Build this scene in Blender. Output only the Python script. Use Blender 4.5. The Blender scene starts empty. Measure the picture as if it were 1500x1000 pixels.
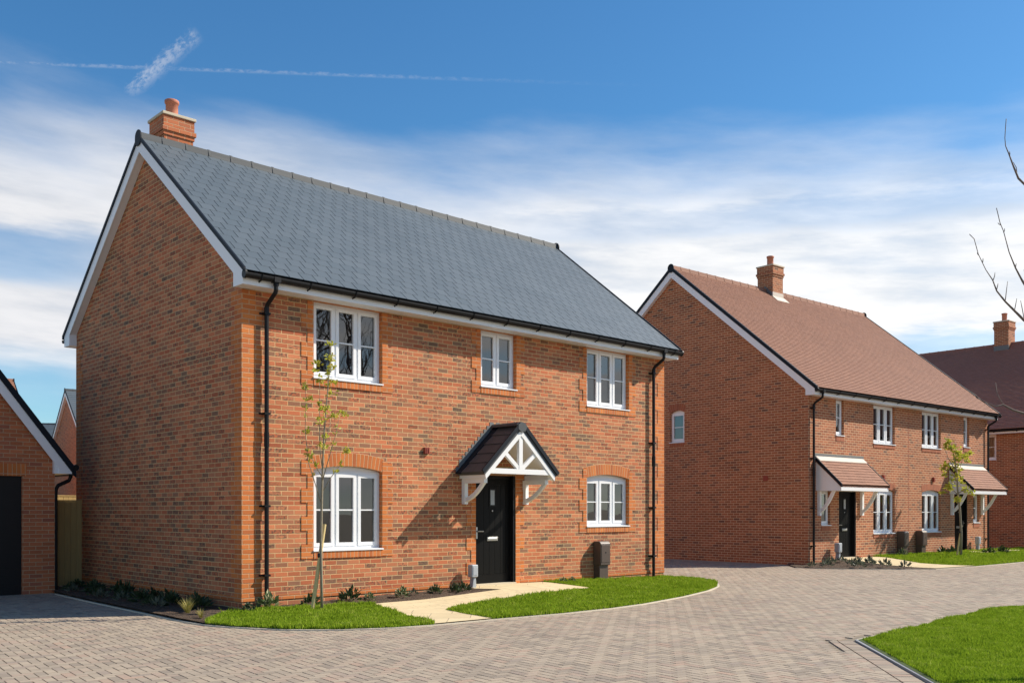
import bpy, bmesh, math, random
import numpy as np
from mathutils import Vector, Matrix
from mathutils.geometry import delaunay_2d_cdt
R = math.radians
S = bpy.context.scene
C = S.collection
random.seed(7)
rng = np.random.default_rng(7)

# ------------------------------------------------------------------ node helpers
class NT:
    def __init__(s, name):
        s.m = bpy.data.materials.new(name); s.m.use_nodes = True
        s.t = s.m.node_tree; s.n = s.t.nodes; s.l = s.t.links
        s.n.clear()
        s.out = s.n.new('ShaderNodeOutputMaterial')
    def node(s, ty, **kw):
        o = s.n.new(ty)
        for k, v in kw.items(): setattr(o, k, v)
        return o
    def put(s, sock, v):
        if isinstance(v, bpy.types.NodeSocket): s.l.new(v, sock)
        elif v is not None:
            if hasattr(sock.default_value, '__len__') and not hasattr(v, '__len__'):
                sock.default_value = [v]*len(sock.default_value)
            elif hasattr(v, '__len__') and len(v) == 3 and len(sock.default_value) == 4:
                sock.default_value = (*v, 1)
            else: sock.default_value = v
    def math(s, op, a, b=None, c=None, clamp=False):
        o = s.node('ShaderNodeMath', operation=op, use_clamp=clamp)
        s.put(o.inputs[0], a)
        if b is not None: s.put(o.inputs[1], b)
        if c is not None: s.put(o.inputs[2], c)
        return o.outputs[0]
    def mix(s, f, a, b, blend='MIX'):
        o = s.node('ShaderNodeMix', data_type='RGBA', blend_type=blend)
        s.put(o.inputs[0], f); s.put(o.inputs[6], a); s.put(o.inputs[7], b)
        return o.outputs[2]
    def ramp(s, f, stops, interp='LINEAR'):
        o = s.node('ShaderNodeValToRGB'); o.color_ramp.interpolation = interp
        e = o.color_ramp.elements
        while len(e) < len(stops): e.new(0.5)
        for i, (p, c) in enumerate(stops):
            e[i].position = p; e[i].color = (*c, 1) if len(c) == 3 else c
        s.put(o.inputs[0], f); return o.outputs[0]
    def smooth(s, v, a, b, x=0., y=1.):
        o = s.node('ShaderNodeMapRange', interpolation_type='SMOOTHSTEP')
        s.put(o.inputs[0], v); s.put(o.inputs[1], a); s.put(o.inputs[2], b); s.put(o.inputs[3], x); s.put(o.inputs[4], y)
        return o.outputs[0]
    def noise(s, vec, scale, detail=3, rough=.55, dim='3D'):
        o = s.node('ShaderNodeTexNoise', noise_dimensions=dim)
        if vec is not None: s.put(o.inputs['Vector'], vec)
        o.inputs['Scale'].default_value = scale; o.inputs['Detail'].default_value = detail; o.inputs['Roughness'].default_value = rough
        return o.outputs['Fac']
    def comb(s, x, y, z=0.):
        o = s.node('ShaderNodeCombineXYZ'); s.put(o.inputs[0], x); s.put(o.inputs[1], y); s.put(o.inputs[2], z); return o.outputs[0]
    def uv(s):
        return s.node('ShaderNodeUVMap').outputs[0]
    def obj(s): return s.node('ShaderNodeTexCoord').outputs['Object']
    def geo(s, k): return s.node('ShaderNodeNewGeometry').outputs[k]
    def bump(s, h, dist=.005, st=1.):
        o = s.node('ShaderNodeBump'); s.put(o.inputs['Height'], h)
        o.inputs['Distance'].default_value = dist; o.inputs['Strength'].default_value = st
        return o.outputs[0]
    def bsdf(s, col, rough=.8, normal=None, **kw):
        b = s.node('ShaderNodeBsdfPrincipled')
        s.put(b.inputs['Base Color'], col); s.put(b.inputs['Roughness'], rough)
        if normal is not None: s.put(b.inputs['Normal'], normal)
        for k, v in kw.items(): s.put(b.inputs[k.replace('_', ' ')], v)
        s.l.new(b.outputs[0], s.out.inputs[0]); return s.m

def brick_mat(name, stops, mortar, bond='stretcher', swap=False, jitter=.22, smudge=0., joint=.0048, patch=0.):
    t = NT(name)
    sep = t.node('ShaderNodeSeparateXYZ'); t.put(sep.inputs[0], t.uv())
    x, y = (sep.outputs[1], sep.outputs[0]) if swap else (sep.outputs[0], sep.outputs[1])
    wob = t.noise(t.uv(), 9, 2)
    x = t.math('ADD', x, t.math('MULTIPLY', t.math('SUBTRACT', wob, .5), .006))
    y = t.math('ADD', y, t.math('MULTIPLY', t.math('SUBTRACT', t.noise(t.uv(), 6.3, 2), .5), .005))
    v = t.math('DIVIDE', y, .075); row = t.math('FLOOR', v); fv = t.math('MULTIPLY', t.math('FRACT', v), .075)
    if bond == 'flemish':
        u = t.math('ADD', t.math('DIVIDE', x, .3375), t.math('MULTIPLY', row, .5))
        f = t.math('MULTIPLY', t.math('FRACT', u), .3375)
        isH = t.math('GREATER_THAN', f, .225)
        fu = t.math('SUBTRACT', f, t.math('MULTIPLY', isH, .225))
        w = t.math('SUBTRACT', .225, t.math('MULTIPLY', isH, .1125))
        cid = t.math('ADD', t.math('MULTIPLY', t.math('FLOOR', u), 2), isH)
    else:
        off = 0. if bond == 'stack' else .5
        u = t.math('ADD', t.math('DIVIDE', x, .225), t.math('MULTIPLY', row, off))
        fu = t.math('MULTIPLY', t.math('FRACT', u), .225); w = .225; cid = t.math('FLOOR', u); isH = None
    du = t.math('MINIMUM', fu, t.math('SUBTRACT', w, fu))
    dv = t.math('MINIMUM', fv, t.math('SUBTRACT', .075, fv))
    d = t.math('MINIMUM', du, dv)
    d = t.math('ADD', d, t.math('MULTIPLY', t.math('SUBTRACT', t.noise(t.uv(), 60, 2), .5), .004))
    mask = t.smooth(d, joint-.0018, joint+.0022)
    wn = t.node('ShaderNodeTexWhiteNoise', noise_dimensions='2D'); t.put(wn.inputs['Vector'], t.comb(cid, row))
    r1 = wn.outputs['Value']; sc = t.node('ShaderNodeSeparateColor'); t.put(sc.inputs[0], wn.outputs['Color'])
    r2, r3 = sc.outputs[1], sc.outputs[2]
    if isH is not None: r1 = t.math('ADD', t.math('MULTIPLY', r1, t.math('SUBTRACT', 1., t.math('MULTIPLY', isH, .35))), t.math('MULTIPLY', isH, .35))
    if patch: r1 = t.math('ADD', r1, t.math('MULTIPLY', t.math('SUBTRACT', t.noise(t.uv(), .9, 2), .5), patch))
    col = t.ramp(r1, stops)
    mott = t.noise(t.uv(), 24, 5, .7)
    if smudge:
        dark = t.smooth(mott, .42, .62)
        sel = t.math('MULTIPLY', t.smooth(t.math('ADD', r3, t.math('MULTIPLY', t.math('SUBTRACT', t.noise(t.uv(), .8, 2), .5), .9)), .50, .85), smudge)
        col = t.mix(t.math('MULTIPLY', dark, sel), col, (.075, .05, .034))
    val = t.math('ADD', 1-jitter, t.math('ADD', t.math('MULTIPLY', r2, 1.3*jitter), t.math('MULTIPLY', mott, .7*jitter)))
    col = t.mix(1., col, t.comb(val, val, val), 'MULTIPLY')
    big = t.noise(t.uv(), .7, 3); bv = t.math('ADD', .80, t.math('MULTIPLY', big, .40))
    mcol = t.mix(t.noise(t.uv(), 25, 3), [c*.8 for c in mortar], [min(1, c*1.15) for c in mortar])
    full = t.mix(mask, mcol, col)
    full = t.mix(1., full, t.comb(bv, bv, bv), 'MULTIPLY')
    h = t.math('ADD', t.math('MULTIPLY', mask, 1.), t.math('MULTIPLY', t.math('ADD', mott, r3), .25))
    return t.bsdf(full, .88, t.bump(h, .006, .8))

MULTI = [(0, (.40, .105, .040)), (.22, (.48, .142, .056)), (.46, (.49, .170, .073)), (.66, (.45, .158, .070)), (.80, (.39, .148, .070)), (.92, (.30, .130, .068)), (1, (.20, .105, .058))]
ORANGE = [(0, (.48, .130, .030)), (.5, (.58, .18, .040)), (1, (.44, .118, .032))]
REDB = [(0, (.33, .103, .042)), (.45, (.40, .136, .058)), (.75, (.36, .12, .052)), (.93, (.26, .092, .047)), (1, (.17, .072, .045))]
M = {}
M['brickA'] = brick_mat('multi_stock_brick', MULTI, (.66, .47, .23), 'stretcher', smudge=.9, patch=.6, jitter=.27)
M['quoin'] = brick_mat('orange_red_brick', ORANGE, (.55, .38, .22), 'stretcher', jitter=.14)
M['soldier'] = brick_mat('orange_red_soldier_brick', ORANGE, (.55, .38, .22), 'stack', swap=True, jitter=.18)
M['brickB'] = brick_mat('red_brown_brick', REDB, (.66, .46, .27), 'stretcher', smudge=.35, joint=.006)
M['soldierB'] = brick_mat('red_soldier_brick', [(0, (.38, .115, .05)), (1, (.33, .10, .05))], (.42, .24, .13), 'stack', swap=True, jitter=.15)
M['brickG'] = brick_mat('garage_red_brick', [(0, (.42, .125, .045)), (.6, (.50, .155, .06)), (1, (.33, .105, .055))], (.52, .36, .21), 'stretcher', jitter=.16, smudge=.2)

def simple(name, col, rough=.5, nscale=0, namt=.15, bump=0, metallic=0., coord='obj', **kw):
    t = NT(name); c = col; nrm = None
    if nscale:
        v = t.obj() if coord == 'obj' else t.uv()
        n = t.noise(v, nscale, 5, .6); k = t.math('ADD', 1-namt, t.math('MULTIPLY', n, 2*namt))
        c = t.mix(1., col, t.comb(k, k, k), 'MULTIPLY')
        if bump: nrm = t.bump(n, bump)
    return t.bsdf(c, rough, nrm, Metallic=metallic, **kw)

M['upvc'] = simple('white_upvc', (.80, .81, .82), .32, 1.2, .03)
M['timber_white'] = simple('white_painted_timber', (.80, .80, .79), .45, 6, .03)
M['black'] = simple('black_plastic', (.007, .007, .008), .45, 5, .2, Specular_IOR_Level=.25)
M['verge'] = simple('dark_verge_trim', (.007, .011, .018), .55, 4, .2, Specular_IOR_Level=.2)
M['chrome'] = simple('brushed_chrome', (.50, .49, .46), .42, metallic=1.)
M['lead'] = simple('lead_flashing', (.15, .155, .15), .65, 8, .25)
M['ledge'] = simple('pale_mortar_flashing', (.62, .55, .47), .8, 10, .12)
M['terracotta'] = simple('terracotta', (.46, .17, .10), .75, 12, .15)
M['stone'] = simple('cast_stone', (.56, .48, .35), .85, 14, .12)
M['room'] = simple('interior_plaster', (.58, .56, .50), .9, .8, .15)
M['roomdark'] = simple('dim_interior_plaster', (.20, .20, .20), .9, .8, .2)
M['cab'] = simple('brown_plastic', (.085, .058, .046), .45, 5, .12)
M['grey'] = simple('grey_plastic', (.36, .39, .42), .5, 8, .1)
M['vent'] = simple('vent_terracotta', (.30, .055, .03), .7, 20, .15)
M['kerb'] = simple('concrete_edging', (.55, .49, .38), .9, 30, .25, .004)
M['kerbdark'] = simple('grey_kerb', (.30, .31, .32), .7, 20, .2)
M['tie'] = simple('black_rubber', (.012, .012, .012), .6, 10, .2)

t = NT('black_door'); sp = t.node('ShaderNodeMapping'); t.put(sp.inputs[0], t.obj()); sp.inputs['Scale'].default_value = (30, 30, 1.6)
g = t.noise(sp.outputs[0], 2, 6, .7)
M['door'] = t.bsdf(t.mix(g, (.002, .002, .0025), (.010, .010, .0095)), .42, t.bump(g, .0012), Specular_IOR_Level=.12)

def glass(name, fres=1.55, tint=.8):
    t = NT(name)
    tr = t.node('ShaderNodeBsdfTransparent'); tr.inputs[0].default_value = (tint*.97, tint, tint, 1)
    gl = t.node('ShaderNodeBsdfGlossy'); gl.inputs['Roughness'].default_value = .0; gl.inputs[0].default_value = (1, 1, 1, 1)
    n = t.bump(t.noise(t.obj(), 1.7, 2), .010, .12); t.put(gl.inputs['Normal'], n)
    fr = t.node('ShaderNodeFresnel'); fr.inputs[0].default_value = fres
    f = t.math('MULTIPLY', fr.outputs[0], 2.3, clamp=True)
    mx = t.node('ShaderNodeMixShader'); t.put(mx.inputs[0], f); t.l.new(tr.outputs[0], mx.inputs[1]); t.l.new(gl.outputs[0], mx.inputs[2])
    t.l.new(mx.outputs[0], t.out.inputs[0]); return t.m
M['glass'] = glass('window_glass')

def slate(name, a, b, rough, nscale=7, isl=.5):
    t = NT(name); r = t.geo('Random Per Island')
    n = t.noise(t.uv(), nscale, 5, .65); n2 = t.noise(t.uv(), .6, 3)
    f = t.math('ADD', t.math('MULTIPLY', r, isl), t.math('MULTIPLY', n, 1-isl))
    c = t.mix(f, a, b); k = t.math('ADD', .88, t.math('MULTIPLY', n2, .24)); c = t.mix(1., c, t.comb(k, k, k), 'MULTIPLY')
    return t.bsdf(c, rough, t.bump(t.noise(t.uv(), 50, 3), .0015, .6))
M['slate'] = slate('grey_slate', (.078, .100, .115), (.108, .130, .146), .5)
M['tile'] = slate('red_clay_tile', (.215, .095, .056), (.30, .138, .082), .8, 12, .6)
M['tileC'] = slate('brown_clay_tile', (.29, .125, .08), (.37, .16, .105), .8, 12, .6)
M['porchslate'] = slate('brown_grey_slate', (.042, .046, .050), (.066, .069, .072), .6)
M['ridge'] = slate('grey_ridge_tile', (.040, .047, .052), (.062, .07, .076), .7)
M['ridgeB'] = slate('red_ridge_tile', (.22, .10, .06), (.28, .13, .08), .8)
M['ridgeC'] = slate('brown_ridge_tile', (.24, .11, .08), (.28, .13, .095), .8)

t = NT('block_paving'); r = t.geo('Random Per Island'); P = t.geo('Position')
n = t.noise(P, 45, 4, .7); n2 = t.noise(P, .45, 4, .6); n3 = t.noise(P, 3.5, 4, .6)
c = t.ramp(r, [(0, (.25, .205, .16)), (.18, (.31, .255, .195)), (.45, (.36, .295, .222)), (.66, (.38, .31, .23)), (.80, (.355, .27, .205)), (.90, (.28, .23, .185)), (1, (.38, .27, .20))])
k = t.math('ADD', .50, t.math('ADD', t.math('MULTIPLY', n, .36), t.math('ADD', t.math('MULTIPLY', n2, .42), t.math('MULTIPLY', n3, .26))))
M['paving'] = t.bsdf(t.mix(1., c, t.comb(k, k, k), 'MULTIPLY'), .85, t.bump(n, .002, .5))
t = NT('jointing_sand_ground'); P = t.geo('Position'); n = t.noise(P, 30, 5); n2 = t.noise(P, .2, 4)
M['ground'] = t.bsdf(t.mix(t.math('ADD', t.math('MULTIPLY', n, .5), t.math('MULTIPLY', n2, .5)), (.17, .14, .105), (.27, .225, .165)), .95)
t = NT('sandy_paving_slab'); P = t.geo('Position'); n = t.noise(P, 30, 5); n2 = t.noise(P, 1.5, 3)
bt = t.node('ShaderNodeTexBrick'); t.put(bt.inputs['Vector'], t.uv()); bt.inputs['Scale'].default_value = 1; bt.inputs['Brick Width'].default_value = .6; bt.inputs['Row Height'].default_value = .6; bt.inputs['Mortar Size'].default_value = .006
bt.inputs['Color1'].default_value = (.66, .54, .33, 1); bt.inputs['Color2'].default_value = (.58, .47, .28, 1); bt.inputs['Mortar'].default_value = (.30, .24, .16, 1)
k = t.math('ADD', .75, t.math('ADD', t.math('MULTIPLY', n, .25), t.math('MULTIPLY', n2, .25)))
M['slab'] = t.bsdf(t.mix(1., bt.outputs[0], t.comb(k, k, k), 'MULTIPLY'), .9, t.bump(n, .002, .5))
t = NT('bark_mulch_soil'); P = t.geo('Position'); n = t.noise(P, 28, 6, .75)
M['soil'] = t.bsdf(t.ramp(n, [(.3, (.028, .018, .011)), (.52, (.085, .054, .034)), (.72, (.20, .14, .09))]), .95, t.bump(n, .04, 1))
t = NT('turf'); P = t.geo('Position'); n = t.noise(P, 14, 5, .7)
M['turf'] = t.bsdf(t.mix(n, (.035, .055, .010), (.09, .135, .018)), .9)
t = NT('grass_blade'); r = t.geo('Random Per Island'); P = t.geo('Position'); n = t.noise(P, 2.6, 5, .65)
f = t.math('ADD', t.math('MULTIPLY', r, .55), t.math('MULTIPLY', t.math('SUBTRACT', n, .27), 1.15), clamp=True)
c = t.ramp(f, [(.1, (.10, .165, .014)), (.40, (.23, .35, .022)), (.75, (.33, .44, .042)), (1, (.52, .52, .15))])
b = t.node('ShaderNodeBsdfDiffuse'); t.put(b.inputs[0], c); tl = t.node('ShaderNodeBsdfTranslucent'); t.put(tl.inputs[0], t.mix(.5, c, (.25, .36, .02)))
mx = t.node('ShaderNodeMixShader'); mx.inputs[0].default_value = .35; t.l.new(b.outputs[0], mx.inputs[1]); t.l.new(tl.outputs[0], mx.inputs[2]); t.l.new(mx.outputs[0], t.out.inputs[0])
M['grass'] = t.m
def leaf(name, stops, trans=.3):
    t = NT(name); r = t.geo('Random Per Island'); c = t.ramp(r, stops)
    b = t.node('ShaderNodeBsdfPrincipled'); t.put(b.inputs['Base Color'], c); b.inputs['Roughness'].default_value = .5
    tl = t.node('ShaderNodeBsdfTranslucent'); t.put(tl.inputs[0], c)
    mx = t.node('ShaderNodeMixShader'); mx.inputs[0].default_value = trans; t.l.new(b.outputs[0], mx.inputs[1]); t.l.new(tl.outputs[0], mx.inputs[2]); t.l.new(mx.outputs[0], t.out.inputs[0])
    return t.m
M['leafyoung'] = leaf('young_leaf', [(0, (.26, .31, .03)), (.6, (.50, .52, .06)), (.85, (.62, .56, .08)), (1, (.55, .34, .08))], .45)
M['leafdark'] = leaf('dark_leaf', [(0, (.018, .035, .014)), (.7, (.04, .07, .022)), (1, (.09, .12, .04))])
M['leafvar'] = leaf('variegated_leaf', [(0, (.04, .07, .025)), (.5, (.10, .15, .05)), (.75, (.40, .40, .22)), (1, (.55, .52, .33))])
M['leafgold'] = leaf('golden_grass_leaf', [(0, (.25, .24, .05)), (.6, (.45, .38, .10)), (1, (.5, .45, .2))], .4)
M['leafgrey'] = leaf('grey_green_leaf', [(0, (.06, .075, .05)), (1, (.16, .18, .12))])
M['bark'] = simple('young_bark', (.26, .22, .15), .9, 30, .35, .004)
M['barkdark'] = simple('dark_twig_bark', (.17, .125, .10), .8, 40, .35, .003)
M['stake'] = simple('softwood_stake', (.62, .48, .22), .8, 20, .2)
t = NT('fence_timber'); sp = t.node('ShaderNodeMapping'); t.put(sp.inputs[0], t.obj()); sp.inputs['Scale'].default_value = (9, 9, .8)
n = t.noise(sp.outputs[0], 3, 5, .6)
M['fence'] = t.bsdf(t.mix(n, (.30, .20, .075), (.52, .36, .13)), .85, t.bump(n, .003))

# ------------------------------------------------------------------ mesh builder
class MB:
    def __init__(s): s.v = []; s.f = []; s.mi = []; s.cuv = []
    def face(s, pts, mi=0, uv=None):
        b = len(s.v); s.v += [tuple(p) for p in pts]; s.f.append(tuple(range(b, b+len(pts)))); s.mi.append(mi); s.cuv.append(uv); return s
    def box(s, x0, x1, y0, y1, z0, z1, mi=0, skip=''):
        x0, x1 = min(x0, x1), max(x0, x1); y0, y1 = min(y0, y1), max(y0, y1); z0, z1 = min(z0, z1), max(z0, z1)
        F = {'f': [(x0,y0,z0),(x1,y0,z0),(x1,y0,z1),(x0,y0,z1)], 'b': [(x1,y1,z0),(x0,y1,z0),(x0,y1,z1),(x1,y1,z1)],
             'l': [(x0,y1,z0),(x0,y0,z0),(x0,y0,z1),(x0,y1,z1)], 'r': [(x1,y0,z0),(x1,y1,z0),(x1,y1,z1),(x1,y0,z1)],
             't': [(x0,y0,z1),(x1,y0,z1),(x1,y1,z1),(x0,y1,z1)], 'd': [(x0,y1,z0),(x1,y1,z0),(x1,y0,z0),(x0,y0,z0)]}
        for k, p in F.items():
            if k not in skip: s.face(p, mi)
        return s
    def prism(s, poly, axis, a, b, mi=0, caps=True):
        """poly: 2D points; axis 'x' -> (y,z) points extruded in x; 'y' -> (x,z)"""
        def P(p, w): return (w, p[0], p[1]) if axis == 'x' else (p[0], w, p[1])
        n = len(poly)
        ar = sum(poly[i][0]*poly[(i+1) % n][1]-poly[(i+1) % n][0]*poly[i][1] for i in range(n))
        if ar < 0: poly = poly[::-1]
        A = [P(p, a) for p in poly]; B = [P(p, b) for p in poly]
        flip = (axis == 'y') ^ (b < a)
        def add(f): s.face(f[::-1] if flip else f, mi)
        if caps: add(A[::-1]); add(B)
        for i in range(n):
            j = (i+1) % n; add([A[i], A[j], B[j], B[i]])
        return s
    def bar(s, p, q, w, h, up=(0, 0, 1), mi=0):
        p = Vector(p); q = Vector(q); d = (q-p).normalized(); u = Vector(up); sd = d.cross(u)
        if sd.length < 1e-4: sd = d.cross(Vector((0, 1, 0)))
        sd.normalize(); u = sd.cross(d)
        c = [(-w/2, -h/2), (w/2, -h/2), (w/2, h/2), (-w/2, h/2)]
        A = [p+sd*a+u*b for a, b in c]; B = [q+sd*a+u*b for a, b in c]
        s.face(A, mi); s.face(B[::-1], mi)
        for i in range(4): j = (i+1) % 4; s.face([A[j], A[i], B[i], B[j]], mi)
        return s
    def tube(s, pts, rad, n=10, mi=0, caps=True):
        pts = [Vector(p) for p in pts]
        if not hasattr(rad, '__len__'): rad = [rad]*len(pts)
        rings = []; ref = None
        for i, p in enumerate(pts):
            d = (pts[min(i+1, len(pts)-1)]-pts[max(i-1, 0)]).normalized()
            if ref is None:
                ref = d.orthogonal().normalized()
            else:
                ref = (ref-d*ref.dot(d)).normalized()
            sd = d.cross(ref)
            rings.append([p+(ref*math.cos(2*math.pi*k/n)+sd*math.sin(2*math.pi*k/n))*rad[i] for k in range(n)])
        for a, b in zip(rings, rings[1:]):
            for k in range(n): j = (k+1) % n; s.face([a[k], a[j], b[j], b[k]], mi)
        if caps: s.face(rings[0][::-1], mi); s.face(rings[-1], mi)
        return s
    def build(s, name, mats, parent=None, loc=(0, 0, 0), rot=None, smooth=False, bevel=0, weld=False):
        me = bpy.data.meshes.new(name)
        V = np.array(s.v, dtype=float)
        me.from_pydata(s.v, [], s.f); me.update()
        uvl = me.uv_layers.new(name='UVMap'); uvs = np.zeros((len(me.loops), 2)); k = 0
        for f, cu in zip(s.f, s.cuv):
            m = len(f)
            if cu is not None: uvs[k:k+m] = cu
            else:
                p = V[list(f)]; n = np.zeros(3)
                for i in range(m): n += np.cross(p[i]-p[0], p[(i+1) % m]-p[0])
                n /= (np.linalg.norm(n)+1e-12)
                if abs(n[2]) > .999: uvs[k:k+m] = p[:, :2]
                else:
                    tt = np.array((-n[1], n[0], 0)); tt /= np.linalg.norm(tt); bb = np.cross(n, tt)
                    uvs[k:k+m, 0] = p@tt; uvs[k:k+m, 1] = p@bb
            k += m
        uvl.data.foreach_set('uv', uvs.ravel())
        mats = mats if isinstance(mats, (list, tuple)) else [mats]
        for mm in mats: me.materials.append(M[mm])
        me.polygons.foreach_set('material_index', s.mi)
        if weld or smooth:
            bm = bmesh.new(); bm.from_mesh(me); bmesh.ops.remove_doubles(bm, verts=bm.verts, dist=1e-5); bm.to_mesh(me); bm.free()
        if smooth: me.shade_smooth()
        o = bpy.data.objects.new(name, me); C.objects.link(o); o.parent = parent; o.location = loc
        if rot is not None: o.rotation_euler = rot
        if bevel:
            b = o.modifiers.new('bevel', 'BEVEL'); b.width = bevel; b.segments = 2; b.limit_method = 'ANGLE'
            bm = bmesh.new(); bm.from_mesh(me); bmesh.ops.remove_doubles(bm, verts=bm.verts, dist=1e-5); bm.to_mesh(me); bm.free()
        return o
def empty(name, loc=(0, 0, 0), rz=0, parent=None):
    o = bpy.data.objects.new(name, None); C.objects.link(o); o.empty_display_size = .2
    o.location = loc; o.rotation_euler = (0, 0, rz); o.parent = parent; return o
def tag(o, label=None, cat=None, group=None, kind=None):
    if label: o['label'] = label
    if cat: o['category'] = cat
    if group: o['group'] = group
    if kind: o['kind'] = kind
    return o

# ------------------------------------------------------------------ frames
THA = math.atan2(.6838, .7297); OA = Vector((-4.12, 14.74, 0))
THB = R(40.345); OB = Vector((8.436, 27.499, 0))
OG = Vector((-8.71, 18.40, 0))
THC = THB-math.pi/2
def frame(O, th): return Matrix.Translation(O) @ Matrix.Rotation(th, 4, 'Z')
FA, FB = frame(OA, THA), frame(OB, THB)
F_, H_, HC = 1415., 748., 1.56
def px(x, y, Y): return Vector(((x-750)/F_*Y, Y, HC+(H_-y)/F_*Y))
def gnd(x, y, z=0.): Y = F_*(HC-z)/(y-H_); return Vector(((x-750)/F_*Y, Y, z))

# ------------------------------------------------------------------ house parts
def wall_panel(mb, u0, u1, z0, z1, holes, depth=.10, P=lambda u, y, z: (u, y, z), mi=0, rmi=1):
    us = sorted({u0, u1, *[h[0] for h in holes], *[h[1] for h in holes]}); zs = sorted({z0, z1, *[h[2] for h in holes], *[h[3] for h in holes]})
    for a, b in zip(us, us[1:]):
        for c, d in zip(zs, zs[1:]):
            if any(h[0] <= a+1e-6 and b <= h[1]+1e-6 and h[2] <= c+1e-6 and d <= h[3]+1e-6 for h in holes): continue
            mb.face([P(a, 0, c), P(b, 0, c), P(b, 0, d), P(a, 0, d)], mi)
    for (a, b, c, d) in [h[:4] for h in holes]:
        mb.face([P(a, 0, c), P(a, depth, c), P(a, depth, d), P(a, 0, d)][::-1], rmi)
        mb.face([P(b, 0, c), P(b, depth, c), P(b, depth, d), P(b, 0, d)], rmi)
        mb.face([P(a, 0, c), P(b, 0, c), P(b, depth, c), P(a, depth, c)], rmi)
        mb.face([P(a, 0, d), P(b, 0, d), P(b, depth, d), P(a, depth, d)][::-1], rmi)

def slope_pt(ye, ze, p, sgn=1):
    cp, sp = math.cos(p), math.sin(p)
    return lambda x, s, h: (x, ye+sgn*(s*cp-h*sp), ze+s*sp+h*cp)

def slates(mb, x0, x1, SP, length, w, g, gap, t0, t1, flip=False, jit=0., mi=0):
    nr = int(math.ceil(length/g))
    for r_ in range(nr):
        s0 = r_*g; s1 = min(s0+g+.012, length)
        x = x0-(w/2 if r_ % 2 else 0)
        while x < x1-1e-4:
            a = max(x, x0)+gap/2; b = min(x+w, x1)-gap/2; x += w
            if b-a < .02: continue
            j = random.uniform(-jit, jit); k = random.uniform(-jit, jit)*.5
            A0, B0 = SP(a, s0+j, t0+k), SP(b, s0+j, t0+k); A1, B1 = SP(a, s1, t1), SP(b, s1, t1)
            a0, b0 = SP(a, s0+j, .001), SP(b, s0+j, .001); a1, b1 = SP(a, s1, .001), SP(b, s1, .001)
            for q in ([A0, B0, B1, A1], [a0, b0, B0, A0], [a1, a0, A0, A1], [b0, b1, B1, B0]):
                mb.face(q[::-1] if flip else q, mi)

def ridge_caps(mb, x0, x1, y, z, tp=.78, L=.45, w=.085):
    n = max(1, round((x1-x0)/L)); L = (x1-x0)/n
    for i in range(n):
        a = x0+i*L; b = a+L
        for (c, d, e) in ((a, b-.04, 0.), (b-.04, b, .010)):
            ws = w+e; zs_ = z-.10-ws*tp+.030
            out = [(-ws, zs_+e), (-ws+.012, zs_+.045+e), (-.055, z-.014+e), (0, z+e), (.055, z-.014+e), (ws-.012, zs_+.045+e), (ws, zs_+e)]
            mb.prism([(y+p, q) for p, q in out]+[(y+ws, zs_-.03), (y, z-.125), (y-ws, zs_-.03)], 'x', c, d)

def window(parent, loc, rz, w, h, n, arch=0., rec=.085, bar=True, room_mat='room', deep=2.4):
    """origin at the lower left of the opening; x right, y inward"""
    W = empty('window', loc, rz, parent)
    hs = h-arch
    f = MB(); fw = .05; y0, y1 = rec, rec+.07; zb = .035
    f.box(0, fw, y0, y1, zb, hs); f.box(w-fw, w, y0, y1, zb, hs); f.box(fw, w-fw, y0, y1, zb, zb+fw); f.box(fw, w-fw, y0, y1, hs-fw, hs)
    pw = (w-2*fw-(n-1)*fw)/n
    for i in range(1, n): x = fw+i*pw+(i-1)*fw; f.box(x, x+fw, y0, y1, zb+fw, hs-fw)
    if arch:
        k = 12; top = [(w*i/k, hs+.012+(arch-.012)*(1-(2*i/k-1)**2)) for i in range(k+1)]
        f.prism([(0, hs+.001), (w, hs+.001)]+top[::-1], 'y', y0+.01, y1)
    f.build('frame', 'upvc', W)
    sw = .055
    for i in range(n):
        x = fw+i*(pw+fw); a, b = x-.006, x+pw+.006; c, d = zb+fw-.006, hs-fw+.006; ys, ye = y0-.014, y0+.045
        m = MB(); m.box(a, a+sw, ys, ye, c, d); m.box(b-sw, b, ys, ye, c, d); m.box(a+sw, b-sw, ys, ye, c, c+sw); m.box(a+sw, b-sw, ys, ye, d-sw, d)
        if bar: zc = (c+d)/2; m.box(a+sw, b-sw, ys+.006, ys+.05, zc-.011, zc+.011)
        m.build('casement', 'upvc', W)
        g = MB(); e1_, e2_ = random.uniform(-.003, .003), random.uniform(-.003, .003); g.face([(a+sw, y0+.02+e1_, c+sw), (b-sw, y0+.02-e1_, c+sw), (b-sw, y0+.02-e1_+e2_, d-sw), (a+sw, y0+.02+e1_+e2_, d-sw)])
        g.build('pane', 'glass', W)
    sl = MB(); sl.prism([(-.035, 0), (-.035, .022), (rec, .034), (rec, 0)], 'x', -.012, w+.012); sl.build('sill', 'upvc', W)
    r = MB(); a, b, c, d, e, g = -.3, w+.3, rec+.09, rec+deep, -.55, h+.1
    r.face([(a, d, e), (b, d, e), (b, d, g), (a, d, g)]); r.face([(a, c, e), (a, d, e), (a, d, g), (a, c, g)]); r.face([(b, d, e), (b, c, e), (b, c, g), (b, d, g)])
    r.face([(a, c, e), (b, c, e), (b, d, e), (a, d, e)]); r.face([(a, d, g), (b, d, g), (b, c, g), (a, c, g)])
    r.build('room', room_mat, W)
    return W

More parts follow.
